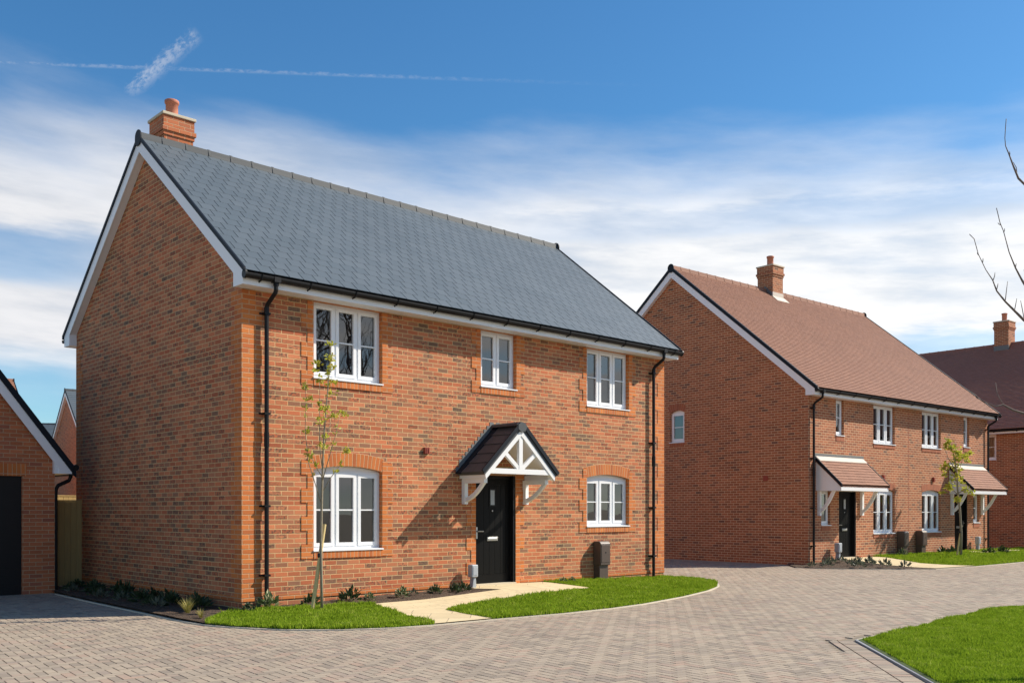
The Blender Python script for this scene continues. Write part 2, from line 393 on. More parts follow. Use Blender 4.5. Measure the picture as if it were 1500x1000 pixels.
def arch_header(mb, u0, u1, zs, rise, hgt=.225, y0=-.004, y1=.085, ext=.06):
    """segmental arch ring of bricks on end, uv: x radial, y along"""
    uc = (u0+u1)/2; hw = (u1-u0)/2; Rr = (hw*hw+rise*rise)/(2*rise); zc = zs+rise-Rr
    a = math.asin(hw/Rr); n = 16; pr = None; arc = 0
    for i in range(n+1):
        q = -a+2*a*i/n; sk = 1+.0*abs(i/n-.5)
        lo = (uc+Rr*math.sin(q), zc+Rr*math.cos(q)); hi = (uc+(Rr+hgt)*math.sin(q)*1.0, zc+(Rr+hgt)*math.cos(q)*sk)
        arc = Rr*(q+a)
        if pr:
            plo, phi, pa = pr
            mb.face([(plo[0], y0, plo[1]), (lo[0], y0, lo[1]), (hi[0], y0, hi[1]), (phi[0], y0, phi[1])], 0, [(pa, 0.001), (arc, 0.001), (arc, .2249), (pa, .2249)])
            mb.face([(plo[0], y1, plo[1]), (lo[0], y1, lo[1]), (lo[0], y0, lo[1]), (plo[0], y0, plo[1])], 0, [(pa, .1), (arc, .1), (arc, .2), (pa, .2)])
            mb.face([(phi[0], y0, phi[1]), (hi[0], y0, hi[1]), (hi[0], 0.002, hi[1]), (phi[0], 0.002, phi[1])])
        pr = (lo, hi, arc)

def quoin_col(mb, u, sgn, z0, z1, wide_first=True, prj=.012, bh=.225, wa=.225, wb=.1125, gable=None):
    z = z0; k = 0 if wide_first else 1
    while z < z1-.02:
        zt = min(z+bh, z1); w = wa if k % 2 == 0 else wb
        a, b = (u, u+sgn*w)
        mb.box(a, b, -prj, 0, z, zt, skip='b'); z = zt; k += 1

def house_shell(root, L, W, zf, zr, wallm, holes, roofm, ridgem, eo=.30, vo=.145, roofkind='slate', gable_holes=(), reveal=None, zbase=-.15, detail=True, gutter_step=.8, pipes=(), gside=True, verge_t=.035, verge_w=.012, ridge=True, outlet_frac=None):
    ye = -(eo+.06); ze = zf+.20; ym = W/2
    pitch = math.atan2(zr-.10-ze, ym-ye); tp = math.tan(pitch)
    roofz = lambda y: ze+(min(y, W-y)-ye)*tp
    und = .075/math.cos(pitch)
    wt = zf+.01
    mb = MB(); wall_panel(mb, 0, L, zbase, wt, holes)
    top0 = roofz(0)-und
    mb.face([(0, 0, wt), (L, 0, wt), (L, 0, top0), (0, 0, top0)])
    PG = lambda u, y, z: (y, W-u, z)
    wall_panel(mb, 0, W, zbase, wt, gable_holes, P=PG)
    mb.face([(0, W, wt), (0, 0, wt), (0, 0, top0), (0, ym, roofz(ym)-und), (0, W, top0)])
    mb.face([(L, 0, zbase), (L, W, zbase), (L, W, top0), (L, ym, roofz(ym)-und), (L, 0, top0)])
    mb.face([(L, W, zbase), (0, W, zbase), (0, W, top0), (L, W, top0)])
    mb.build('wall', [wallm, reveal or wallm], root)
    # roof: deck + covering
    r = MB(); x0, x1 = -vo+.002, L+vo-.002
    deck = [(ye+.02, ze-.03), (ym, roofz(ym)-.003), (W-ye-.02, ze-.03), (W-ye-.02, ze-.055), (ym, roofz(ym)-und+.012), (ye+.02, ze-.055)]
    r.prism(deck, 'x', x0, x1, 1)
    for sg in (1, -1):
        SP = slope_pt(ye if sg == 1 else W-ye, ze, pitch, sg); ln = (ym-ye)/math.cos(pitch)
        if roofkind == 'slate': slates(r, x0, x1, SP, ln, .25, .235, .013, .0125, .0105, flip=sg < 0, jit=.002)
        elif roofkind == 'tile' and sg == 1: slates(r, x0, x1, SP, ln, .166, .100, .004, .022, .008, jit=.0025)
        elif roofkind == 'tile': slates(r, x0, x1, SP, ln, .9, .100, .004, .022, .008, flip=True)
        else: slates(r, x0, x1, SP, ln, 1.2, .2, .004, .02, .008, flip=sg < 0)
    roof = r.build('roof', [roofm, 'black'], root)
    if ridge:
        c = MB(); ridge_caps(c, x0-.01, x1+.01, ym, zr-.012, tp); rc = c.build('ridge_tiles', ridgem, roof)
        for x, d in ((x0-.026, .02), (x1+.006, .02)):
            c = MB()
            prof = [(ym+.125*math.cos(q), zr-.105+.125*math.sin(q)) for q in np.linspace(0, math.pi, 11)]+[(ym-.125, zr-.20), (ym-.05, zr-.26), (ym+.05, zr-.26), (ym+.125, zr-.20)]
            c.prism(prof, 'x', x, x+d); c.build('ridge_end_cap', 'verge', roof)
    for side in (0, 1):
        xa, xb = (-vo-.022, -vo+verge_w) if side == 0 else (L+vo-verge_w, L+vo+.022)
        v = MB(); h = .030/math.cos(pitch); lo = verge_t
        v.prism([(ye-.01, ze+h), (ym, roofz(ym)+h), (W-ye+.01, ze+h), (W-ye+.01, ze-lo), (ym, roofz(ym)-lo), (ye-.01, ze-lo)], 'x', xa, xb)
        v.build('verge_trim', 'verge', roof)
        xa, xb = (-vo, -vo+.02) if side == 0 else (L+vo-.02, L+vo)
        d0, d1 = verge_t-.005, verge_t+.235
        yi = 0.0
        zlo = lambda y: roofz(y)-d1
        for (pa, mirror) in ((0, False), (0, True)):
            pts = [(-eo, zf), (yi, zf), (yi, max(zlo(yi), zf+.02)), (ym, zlo(ym)), (ym, roofz(ym)-d0), (-eo, roofz(-eo)-d0)]
            if mirror: pts = [(W-y, z) for y, z in pts]
            b = MB(); b.prism(pts, 'x', xa, xb); b.build('bargeboard', 'upvc', root)
        # soffit under the verge
        xi, xo = (xb, 0.0) if side == 0 else (xa, L)
        for mirror in (0, 1):
            s = MB()
            ya, za, yb_, zb_ = yi, max(zlo(yi), zf+.02)+.02, ym, zlo(ym)+.02
            Y = (lambda y: W-y) if mirror else (lambda y: y)
            s.face([(xi, Y(ya), za), (xo, Y(ya), za), (xo, Y(yb_), zb_), (xi, Y(yb_), zb_)])
            s.face([(xi, Y(yi), zf+.005), (xo, Y(yi), zf+.005), (xo, Y(ya), za), (xi, Y(ya), za)])
            s.build('verge_soffit', 'upvc', root)
    for mirror in (0, 1):
        Y = (lambda y: W-y) if mirror else (lambda y: y)
        f = MB(); f.box(-vo+.02, L+vo-.02, Y(-eo), Y(-eo+.02), zf-.0, ze-.035); f.build('fascia', 'upvc', root)
        f = MB(); f.box(-vo+.02, L+vo-.02, Y(-eo+.02), Y(-.001), zf+.006, zf+.014); f.build('soffit', 'upvc', root)
        gy = -eo-.062; gz = ze-.055
        g = MB(); prof = [(gy+.058*math.cos(q), gz+.058*math.sin(q)*1.1) for q in np.linspace(math.pi, 2*math.pi, 9)]+[(gy+.058, gz+.012), (gy+.046, gz+.012), (gy+.04, gz-.03), (gy-.04, gz-.03), (gy-.046, gz+.012), (gy-.058, gz+.012)]
        g.prism([(Y(a), b) for a, b in prof], 'x', -vo-.01, L+vo+.02); go = g.build('gutter', 'black', root)
        if not mirror and detail:
            nb = int(L/gutter_step)
            for i in range(nb):
                x = .12+(L-.24)*i/(nb-1)
                k = MB(); k.tube([(x, gy-.062, gz+.02), (x, gy-.045, gz-.05), (x, gy, gz-.072), (x, gy+.04, gz-.072), (x, -eo-.002, gz-.085)], .012, 6); k.build('gutter_bracket', 'black', go)
            for x in (-vo-.016, L+vo+.014):
                ends = MB(); ends.prism([(gy+.062*math.cos(q), gz-.005+.07*math.sin(q)) for q in np.linspace(0, 2*math.pi, 14)[:-1]], 'x', x, x+.03); ends.build('gutter_stop_end', 'black', go)
    gy = -eo-.062; gz = ze-.055
    for u in pipes:
        p = MB(); out = MB()
        p.tube([(u, gy, gz-.03), (u, gy, gz-.17), (u, gy+.015, gz-.21), (u, -.115, zf-.20), (u, -.08, zf-.25), (u, -.075, zf-.30), (u, -.075, .02)], .034, 12)
        p.tube([(u, gy, gz-.02), (u, gy, gz-.11)], .043, 12); p.tube([(u, -.075, zf-.25), (u, -.075, zf-.33)], .041, 12); p.tube([(u, -.075, 2.55), (u, -.075, 2.77)], .041, 12)
        po = p.build('downpipe', 'black', root, smooth=False)
        for z in (zf-.36, 3.05, 1.62, .55):
            k = MB(); k.box(u-.05, u+.05, -.112, -.0, z, z+.03); k.box(u-.095, u-.05, -.035, -.0, z+.002, z+.028); k.box(u+.05, u+.075, -.035, -.0, z+.002, z+.028); k.build('pipe_clip', 'black', po)
        q = MB(); q.box(u-.055, u+.055, gy-.063, gy+.055, gz-.065, gz+.016); q.build('gutter_outlet', 'black', po)
    return dict(roof=roof, roofz=roofz, pitch=pitch, ye=ye, ze=ze)

def chimney(root, roof, u0, u1, y0, y1, zbase, ztop, zpot, mat, flash=None):
    ch = MB(); cap = .055; zt = ztop-cap
    ch.box(u0, u1, y0, y1, zbase, zt-.36)
    ch.box(u0-.02, u1+.02, y0-.02, y1+.02, zt-.36, zt-.285); ch.box(u0-.045, u1+.045, y0-.045, y1+.045, zt-.285, zt-.21)
    ch.box(u0-.018, u1+.018, y0-.018, y1+.018, zt-.21, zt)
    c = ch.build('chimney', mat, root)
    k = MB(); k.box(u0-.045, u1+.045, y0-.045, y1+.045, zt+.001, ztop); k.build('capping_stone', 'stone', c, bevel=.008)
    uc, yc = (u0+u1)/2, (y0+y1)/2
    p = MB(); zz = zpot-ztop
    prof = [(.115, ztop-.01), (.122, ztop+.02), (.112, ztop+.06), (.112, zpot-.075), (.122, zpot-.07), (.132, zpot-.05), (.132, zpot-.012), (.118, zpot), (.095, zpot), (.09, zpot-.12)]
    n = 20
    for (ra, za), (rb, zb) in zip(prof, prof[1:]):
        for i in range(n):
            a, b = 2*math.pi*i/n, 2*math.pi*(i+1)/n
            p.face([(uc+ra*math.cos(a), yc+ra*math.sin(a), za), (uc+ra*math.cos(b), yc+ra*math.sin(b), za), (uc+rb*math.cos(b), yc+rb*math.sin(b), zb), (uc+rb*math.cos(a), yc+rb*math.sin(a), zb)])
    p.build('chimney_pot', 'terracotta', c, smooth=True)
    return c

def door(root, u0, u1, z0, z1, handle_left=True, rec=.085):
    w = u1-u0; h = z1-z0
    D = empty('door', (u0, 0, z0), 0, root)
    f = MB(); fw = .06; f.box(0, fw, rec, rec+.08, .0, h); f.box(w-fw, w, rec, rec+.08, 0, h); f.box(fw, w-fw, rec, rec+.08, h-fw, h); f.box(.0, .014, .004, rec, 0, h); f.box(w-.055, w, .004, rec, 0, h); f.build('door_frame', 'black', D)
    d = MB(); a, b = fw+.004, w-fw-.004; c, e = .03, h-fw-.004; yb = rec+.028
    d.box(a, b, yb, yb+.045, c, e)
    # planked cottage face with shallow raised boards
    nb = 5; m = .09
    for i in range(nb):
        x = a+m+(b-a-2*m)*i/nb; d.box(x+.003, x+(b-a-2*m)/nb-.003, yb-.006, yb, c+.17, e-.12, skip='b')
    for bx in ((a, a+m-.004, c, e), (b-m+.004, b, c, e), (a+m-.004, b-m+.004, c, c+.165), (a+m-.004, b-m+.004, e-.115, e)): d.box(bx[0], bx[1], yb-.0125, yb, bx[2], bx[3], skip='b')
    d.build('door_leaf', 'door', D)
    xc = (a+b)/2
    g = MB(); g.box(xc-.075, xc+.075, yb-.020, yb-.004, h*.715, h*.715+.34); g.build('glazed_panel_trim', 'black', D)
    g = MB(); g.face([(xc-.05, yb-.0215, h*.715+.03), (xc+.05, yb-.0215, h*.715+.03), (xc+.05, yb-.0215, h*.715+.31), (xc-.05, yb-.0215, h*.715+.31)]); g.build('door_glass', 'grey', D)
    g = MB(); g.tube([(xc, yb-.01, h*.675), (xc, yb-.022, h*.675)], .014, 10); g.build('spy_hole', 'chrome', D)
    g = MB(); z = h*.40; g.box(xc-.135, xc+.135, yb-.022, yb-.008, z, z+.075); g.box(xc-.12, xc+.12, yb-.030, yb-.022, z+.012, z+.055); g.build('letter_plate', 'chrome', D, bevel=.004)
    hx = a+.05 if handle_left else b-.05; sx = 1 if handle_left else -1; z = h*.49
    g = MB(); g.box(hx-.018, hx+.018, yb-.02, yb-.006, z-.14, z+.08); g.tube([(hx, yb-.02, z), (hx, yb-.06, z), (hx+sx*.015, yb-.07, z), (hx+sx*.125, yb-.07, z)], .011, 8); g.build('handle', 'chrome', D)
    g = MB(); g.box(-.0, w, -.03, rec+.08, -.0, .028); g.build('threshold', 'stone', D)
    # closing panel behind the leaf
    return D

def room_back(root, u0, u1, z0, z1):
    m = MB(); m.face([(u0-.02, .2, z0-.1), (u1+.02, .2, z0-.1), (u1+.02, .2, z1+.05), (u0-.02, .2, z1+.05)]); return m.build('door_lining', 'black', root)

# ================================================================== HOUSE A
LA, WA = 10.335, 7.11
A = tag(empty('detached_house', OA, THA), 'detached brick house with grey slate roof, white gabled porch and black front door', 'house')
w1 = (1.25, 2.60, 3.70, 4.953); w2 = (4.84, 5.755, 3.875, 4.953); w3 = (7.765, 9.12, 3.725, 4.953)
g1 = (1.25, 2.60, .905, 2.30); g3 = (7.765, 9.12, 1.225, 2.325); dA = (4.715, 5.735, .165, 2.235)
hA = house_shell(A, LA, WA, 4.953, 8.33, 'brickA', [w1, w2, w3, g1, g3, dA], 'slate', 'ridge', reveal='quoin', gutter_step=.79, pipes=(.375, 9.885))
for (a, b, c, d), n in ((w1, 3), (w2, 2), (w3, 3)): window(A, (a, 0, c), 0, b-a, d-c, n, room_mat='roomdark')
for (a, b, c, d) in (g1, g3): window(A, (a, 0, c), 0, b-a, d-c, 3, arch=.085)
door(A, *dA); room_back(A, *dA)
def sill_box(mb, a, b, y0, y1, z0, z1):
    k = [(a, .006), (b, .006), (b, .006+z1-z0), (a, .006+z1-z0)]; t_ = [(a, .12), (b, .12), (b, .20), (a, .20)]
    mb.face([(a, y0, z0), (b, y0, z0), (b, y0, z1), (a, y0, z1)], 0, k); mb.face([(a, y0, z1), (b, y0, z1), (b, y1, z1), (a, y1, z1)], 0, t_); mb.face([(a, 0, z0), (b, 0, z0), (b, y0, z0), (a, y0, z0)], 0, t_)
    mb.face([(a, 0, z0), (a, y0, z0), (a, y0, z1), (a, 0, z1)], 0, [(.01, .006), (.03, .006), (.03, .1), (.01, .1)]); mb.face([(b, y0, z0), (b, 0, z0), (b, 0, z1), (b, y0, z1)], 0, [(.01, .006), (.03, .006), (.03, .1), (.01, .1)])
for (a, b, c, d) in (w1, w2, w3, g1, g3):
    top = 4.953 if d > 4 else d+.11
    for u, sg in ((a, -1), (b, 1)):
        q = MB(); quoin_col(q, u, sg, c-.1125, top); q.build('window_quoin', 'quoin', A, weld=True)
    q = MB(); sill_box(q, a+.001, b-.001, -.02, .08, c-.1125, c-.004); q.build('brick_sill', 'soldier', A)
for u, sg in ((dA[0], -1), (dA[1], 1)):
    q = MB(); quoin_col(q, u, sg, .165, 2.31, False); q.build('door_quoin', 'quoin', A, weld=True)
for (a, b, c, d) in (g1, g3):
    q = MB(); arch_header(q, a, b, d-.075, .075, y0=-.008); q.build('brick_arch', 'soldier', A)
for cx, cy in ((0, 0), (LA, 0), (0, WA)):
    q = MB(); z = .215; k = 0
    while z < 4.94:
        zt = min(z+.30, 4.945); wf, wg = (.3375, .225) if k % 2 == 0 else (.225, .3375)
        if cy: q.box(-.010, 0, WA-wg, WA, z, zt, skip='r')
        elif cx == 0: q.box(-.010, wf, -.010, 0, z, zt, skip='b'); q.box(-.010, 0, 0, wg, z, zt, skip='rf')
        else: q.box(LA-wf, LA+.010, -.010, 0, z, zt, skip='b'); q.box(LA, LA+.010, 0, wg, z, zt, skip='lf')
        z = zt; k += 1
    q.build('corner_quoin', 'quoin', A, weld=True)
q = MB(); q.box(-.016, dA[0]-.12, -.016, 0, .175, .25, skip='b'); q.box(-.016, 0, 0, WA, .175, .25, skip='rf'); q.build('plinth_course', 'quoin', A, weld=True)
q = MB(); q.box(dA[1]+.12, LA+.016, -.016, 0, .175, .25, skip='b'); q.build('plinth_course', 'quoin', A)
q = MB(); q.box(3.49, 3.60, -.045, 0, 2.575, 2.69); q.box(3.50, 3.515, -.055, -.045, 2.58, 2.68); q.box(3.538, 3.552, -.055, -.045, 2.58, 2.68); q.box(3.575, 3.59, -.055, -.045, 2.58, 2.68); q.build('wall_vent', 'vent', A)
ch = chimney(A, hA['roof'], .40, .955, 3.745, 4.35, 7.4, 8.896, 9.26, 'brickG')
# ---- gabled porch canopy
PC = 5.195; hwid = .885; zA, zE = 3.13, 2.29; pf = -.72
pp = math.atan2(zA-zE, hwid); P_ = empty('porch_canopy', (PC, 0, 0), 0, A)
m = MB(); th = .035
def porch_slope(mb, sg):
    cp, sn = math.cos(pp), math.sin(pp); ln = hwid/cp+.07; rows = 5; g = ln/rows
    # deck
    def PT(y, s, h): return (sg*((hwid+.05)-s*cp-h*-sn*1.0) if False else sg*(hwid+.05-s*cp+h*sn), y, zE-.045+s*sn+h*cp)
    def quad(pts): mb.face(pts if sg < 0 else pts[::-1])
    for (h0, h1) in ((-.05, 0),):
        c = [PT(pf-.02, 0, h0), PT(0, 0, h0), PT(0, ln, h0), PT(pf-.02, ln, h0)]; d = [PT(pf-.02, 0, h1), PT(0, 0, h1), PT(0, ln, h1), PT(pf-.02, ln, h1)]
        quad(c); quad(d[::-1])
        for i in range(4): j = (i+1) % 4; quad([c[j], c[i], d[i], d[j]])
    for r_ in range(rows):
        s0 = r_*g; s1 = s0+g+.01; y = pf-.025; w = .30; first = True
        y -= (w/2 if r_ % 2 else 0)
        while y < -.002:
            a, b = max(y, pf-.025)+.002, min(y+w, -.001)-.002; y += w
            if b-a < .02: continue
            A0, B0, B1, A1 = PT(a, s0, .024), PT(b, s0, .024), PT(b, s1, .008), PT(a, s1, .008)
            a0, b0, b1, a1 = PT(a, s0, .001), PT(b, s0, .001), PT(b, s1, .001), PT(a, s1, .001)
            quad([A0, A1, B1, B0]); quad([a0, A0, B0, b0]); quad([a0, a1, A1, A0]); quad([b0, B0, B1, b1])
for sg in (-1, 1): porch_slope(m, sg)
m.build('canopy_roof', 'porchslate', P_)
m = MB(); prof = [(.10*math.cos(a), zA-.005+.075*math.sin(a)) for a in np.linspace(0, math.pi, 9)]
for a, b in ((pf-.02, pf+.36), (pf+.36, -.001)): m.prism([(x*1.15, z) for x, z in prof], 'y', a+.004, b-.004)
m.build('canopy_ridge', 'porchslate', P_)
m = MB(); m.prism([(.115*math.cos(a), zA-.03+.095*math.sin(a)) for a in np.linspace(0, 2*math.pi, 8)[:-1]], 'y', pf-.05, pf-.018); m.build('ridge_end_cap', 'ridge', P_)
for sg in (-1, 1): m = MB(); m.bar((sg*(hwid+.07), pf-.03, zE-.03), (sg*.03, pf-.03, zA+.03-.005), .03, .075, up=(0, 0, 1)); m.build('canopy_verge', 'verge', P_)
tf = pf-.0; m = MB(); yt0, yt1 = pf-.005, pf+.06
sl = (zA-zE)/hwid; vth = .085/math.cos(pp)
def plank(poly): m.prism(poly, 'y', yt0, yt1)
for sg in (-1, 1):
    po = [(sg*hwid, zE-.075), (0.002*sg, zA-.075), (0.002*sg, zA-.075-vth), (sg*(hwid-.015), zE-.075-vth+.03), (sg*hwid, zE-.075-.03)]; m.prism(po, 'y', yt0-.012, yt1)
plank([(-hwid+.1, zE-.055), (hwid-.1, zE-.055), (hwid-.2, zE+.04), (-hwid+.2, zE+.04)])
plank([(-.045, zE+.04), (.045, zE+.04), (.045, zA-.13), (-.045, zA-.13)])
for sg in (-1, 1): m.bar((sg*.05, (yt0+yt1)/2, zE+.055), (sg*.43, (yt0+yt1)/2, zE+.365), .055, .075, up=(0, 0, 1))
m.build('canopy_truss', 'timber_white', P_)
for sg in (-1, 1):
    m = MB(); x0, x1 = sg*(hwid-.105), sg*(hwid-.02); m.box(min(x0, x1), max(x0, x1), pf+.06, -.001, zE-.14, zE-.05); m.build('canopy_wall_plate', 'timber_white', P_)
m = MB()   # pale boarded ceiling of the canopy
for sg in (-1, 1): m.face([(sg*(hwid-.03), pf+.06, zE-.06), (sg*(hwid-.03), -.001, zE-.06), (0, -.001, zA-.10), (0, pf+.06, zA-.10)])
m.build('canopy_ceiling', 'timber_white', P_)
for sg in (-1, 1):
    x = sg*.775; b = MB(); b.box(x-.04, x+.04, -.085, -.001, 1.685, zE-.14); b.box(x-.04, x+.04, -.62, -.085, zE-.225, zE-.141)
    k = 8; inn = []; o_ = []
    for i in range(k+1):
        tt = i/k; yy = -.085-.44*tt; zz = 1.76+.33*tt; s_ = math.sin(math.pi*tt)*.045
        inn.append((yy, zz+.055+.02)); o_.append((yy-.03-s_*.8, zz-s_*.9))
    prof = [( -.084, 1.80)]+[(a, b_) for a, b_ in [(-.085-.43*i/k, 1.80+(zE-.226-1.80)*i/k-math.sin(math.pi*i/k)*.045) for i in range(1, k+1)]]
    low = [(-.085-.52*i/k, 1.72+(zE-.226-1.72)*(i/k)**1.0-math.sin(math.pi*i/k)*.055) for i in range(k, -1, -1)]
    b.prism(prof+low, 'x', x-.03, x+.03)
    b.build('gallows_bracket', 'timber_white', P_)
for sg in (-1, 1):
    m = MB(); cp, sn = math.cos(pp), math.sin(pp)
    f = lambda s_, h, y: (sg*(hwid+.05-s_*cp+h*sn), y, zE-.045+s_*sn+h*cp)
    ln = hwid/cp+.03; q_ = [f(-.02, .03, -.14), f(-.02, .03, -.002), f(ln, .03, -.002), f(ln, .03, -.14)]; b_ = [f(-.02, .006, -.14), f(-.02, .006, -.002), f(ln, .006, -.002), f(ln, .006, -.14)]
    m.face(q_ if sg > 0 else q_[::-1]); m.face([b_[0], q_[0], q_[3], b_[3]]); m.face([b_[0], b_[1], q_[1], q_[0]])
    m.build('soaker_flashing', 'verge', P_)
for sg in (-1, 1):   # stepped lead flashing on the wall above the canopy slopes
    m = MB(); pts = []
    for i in range(12):
        xx = hwid+.07-(hwid+.02)*i/12; zz = zE-.03+(zA-zE+.03)*i/12; pts += [(sg*xx, zz+.085), (sg*xx, zz+.175)] if i else [(sg*xx, zz+.02), (sg*xx, zz+.10)]
        pts += [(sg*(xx-(hwid+.02)/12), zz+.175 if i else zz+.10)]
    pts += [(0.004*sg, zA+.06), (sg*hwid, zE-.06)]
    m.prism(pts, 'y', -.008, -.001); m.build('stepped_flashing', 'lead', P_)

# ================================================================== HOUSE B
LB, WB = 11.5, 9.87
B = tag(empty('semi_detached_house', OB, THB), 'pair of semi-detached brick houses with red-brown tiled roof and two lean-to porches', 'house')
mir = lambda a, b: (LB-b, LB-a)
W1 = (1.44, 1.88, 3.77, 4.84); W2 = (3.56, 4.87, 3.63, 4.84); G1 = (.66, 1.14, 1.13, 2.15); G2 = (3.56, 4.87, .845, 2.25); D1 = (1.60, 2.55, .155, 2.17)
holes = []; wins = []
for h, n, ar in ((W1, 1, 0), (W2, 3, 0), (G1, 1, 0), (G2, 3, .085)):
    for hh in (h, (*mir(h[0], h[1]), h[2], h[3])): holes.append(hh); wins.append((hh, n, ar))
D2 = (*mir(D1[0], D1[1]), D1[2], D1[3]); holes += [D1, D2]
gw = (WB-5.10, WB-4.51, 3.75, 4.80)
hB = house_shell(B, LB, WB, 4.84, 9.50, 'brickB', holes, 'tile', 'ridgeB', roofkind='tile', gable_holes=[gw], verge_t=.085, verge_w=.05, gutter_step=.8, pipes=(.16, 11.38))
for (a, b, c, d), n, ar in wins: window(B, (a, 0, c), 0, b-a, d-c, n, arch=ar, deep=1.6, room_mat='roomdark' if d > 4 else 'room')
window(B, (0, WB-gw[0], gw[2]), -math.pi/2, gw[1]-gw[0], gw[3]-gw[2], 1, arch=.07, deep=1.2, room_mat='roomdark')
for dd, hl in ((D1, True), (D2, False)): door(B, *dd, handle_left=hl); room_back(B, *dd)
for (a, b, c, d), n, ar in wins:
    q = MB(); sill_box(q, a+.001, b-.001, -.014, .08, c-.1125 if n == 3 else c-.15, c-.004); q.build('brick_sill', 'soldierB', B)
    if ar: q = MB(); arch_header(q, a, b, d-.075, .075); q.build('brick_arch', 'soldierB', B)
# gable window arch and sill on the left flank
gq = MB(); arch_header(gq, 0, gw[1]-gw[0], gw[3]-.075, .075); gq.build('brick_arch', 'soldierB', B, loc=(0, WB-gw[0], 0), rot=(0, 0, -math.pi/2))
gq = MB(); sill_box(gq, 0.001, gw[1]-gw[0]-.001, -.012, .08, gw[2]-.115, gw[2]-.004); gq.build('brick_sill', 'soldierB', B, loc=(0, WB-gw[0], 0), rot=(0, 0, -math.pi/2))
q = MB(); q.box(LB/2-.008, LB/2+.008, -.003, 0, .1, 4.83, skip='b'); q.build('movement_joint', 'vent', B)
for u, z in ((4.12, 2.53), (LB-4.12, 2.53)):
    q = MB(); q.box(u-.05, u+.05, -.06, 0, z, z+.16); q.box(u-.03, u+.03, -.07, -.06, z+.02, z+.14); q.build('wall_vent', 'vent', B)
q = MB(); q.box(-.035, 0, 1.35, 1.50, 2.46, 2.60); q.box(-.042, -.035, 1.38, 1.47, 2.48, 2.58); q.build('wall_vent', 'vent', B)
yc = WB/2; ch = chimney(B, hB['roof'], 4.98, 5.60, yc-.32, yc+.32, 8.4, 10.31, 10.69, 'brickB')
q = MB(); SPf = lambda y: hB['roofz'](y)
q.box(4.965, 5.615, yc-.335, yc-.30, SPf(yc-.36), SPf(yc-.36)+.22); q.prism([(yc-.34, SPf(yc-.34)+.03), (yc-.55, SPf(yc-.55)+.025), (yc-.55, SPf(yc-.55)+.035), (yc-.34, SPf(yc-.34)+.05)], 'x', 4.93, 5.66)
q.build('chimney_apron', 'ledge', ch)
q = MB(); q.prism([(yc-.33, SPf(yc-.33)-.02), (yc, SPf(yc)+.02), (yc+.33, SPf(yc+.33)-.02), (yc+.33, SPf(yc+.33)+.14), (yc, SPf(yc)+.17), (yc-.33, SPf(yc-.33)+.14)], 'x', 4.972, 4.98); q.build('chimney_flashing', 'lead', ch)
def leanto(u0, u1, post_us):
    T = empty('porch_canopy', ((u0+u1)/2, 0, 0), 0, B); w = (u1-u0)/2; zw, zfr, fr = 3.06, 2.30, -.80
    p = math.atan2(zw-zfr, -fr)
    r = MB(); SP = slope_pt(fr-.04, zfr, p, 1); ln = (-fr+.03)/math.cos(p)
    r.prism([(fr-.02, zfr-.03), (-.001, zw-.02), (-.001, zw-.08), (fr-.02, zfr-.07)], 'x', -w, w)
    slates(r, -w, w, SP, ln, .166, .12, .004, .024, .008, jit=.003)
    r.build('canopy_roof', 'tile', T)
    for sg in (-1, 1):
        m = MB(); m.prism([(fr-.05, zfr+.035), (-.001, zw+.075), (-.001, zw-.04), (fr-.05, zfr-.07)], 'x', sg*w-(.03 if sg < 0 else 0), sg*w+(.0 if sg < 0 else .03)); m.build('canopy_verge', 'verge', T)
    m = MB(); m.prism([(-.012, zw+.05), (-.012, zw+.155), (-.001, zw+.155), (-.001, zw+.03)], 'x', -w-.04, w+.02); m.build('wall_flashing', 'lead', T)
    m = MB(); m.prism([(-.15, zw-.05), (-.013, zw+.075), (-.002, zw+.09), (-.002, zw+.04), (-.14, zw-.08)], 'x', -w+.01, w-.005); m.build('pale_apron', 'ledge', T)
    m = MB()
    for sg in (-1, 1): m.prism([(fr, zfr-.075), (-.001, zw-.05), (-.001, zfr-.165), (fr, zfr-.165)], 'x', sg*(w-.02), sg*(w-.04))
    m.box(-w+.0, w-.0, fr-.02, fr, zfr-.165, zfr-.055); m.face([(-w+.04, fr, zfr-.16), (-w+.04, 0, zfr-.16), (w-.04, 0, zfr-.16), (w-.04, fr, zfr-.16)])
    m.build('canopy_boarding', 'timber_white', T)
    for x in post_us:
        x = x-(u0+u1)/2; b = MB(); top = zfr-.166; b.box(x-.045, x+.045, -.085, -.001, 1.42, top)
        k = 8; up = [(-.085-.37*i/k, 1.60+(top-1.60)*i/k-math.sin(math.pi*i/k)*.05) for i in range(k+1)]; lo = [(-.085-.47*i/k, 1.50+(top-1.50)*i/k-math.sin(math.pi*i/k)*.09) for i in range(k, -1, -1)]
        b.prism(up+lo, 'x', x-.028, x+.028); b.build('gallows_bracket', 'timber_white', T)
leanto(.36, 2.95, (.50, 2.82)); leanto(LB-2.95, LB-.36, (LB-2.82, LB-.50))

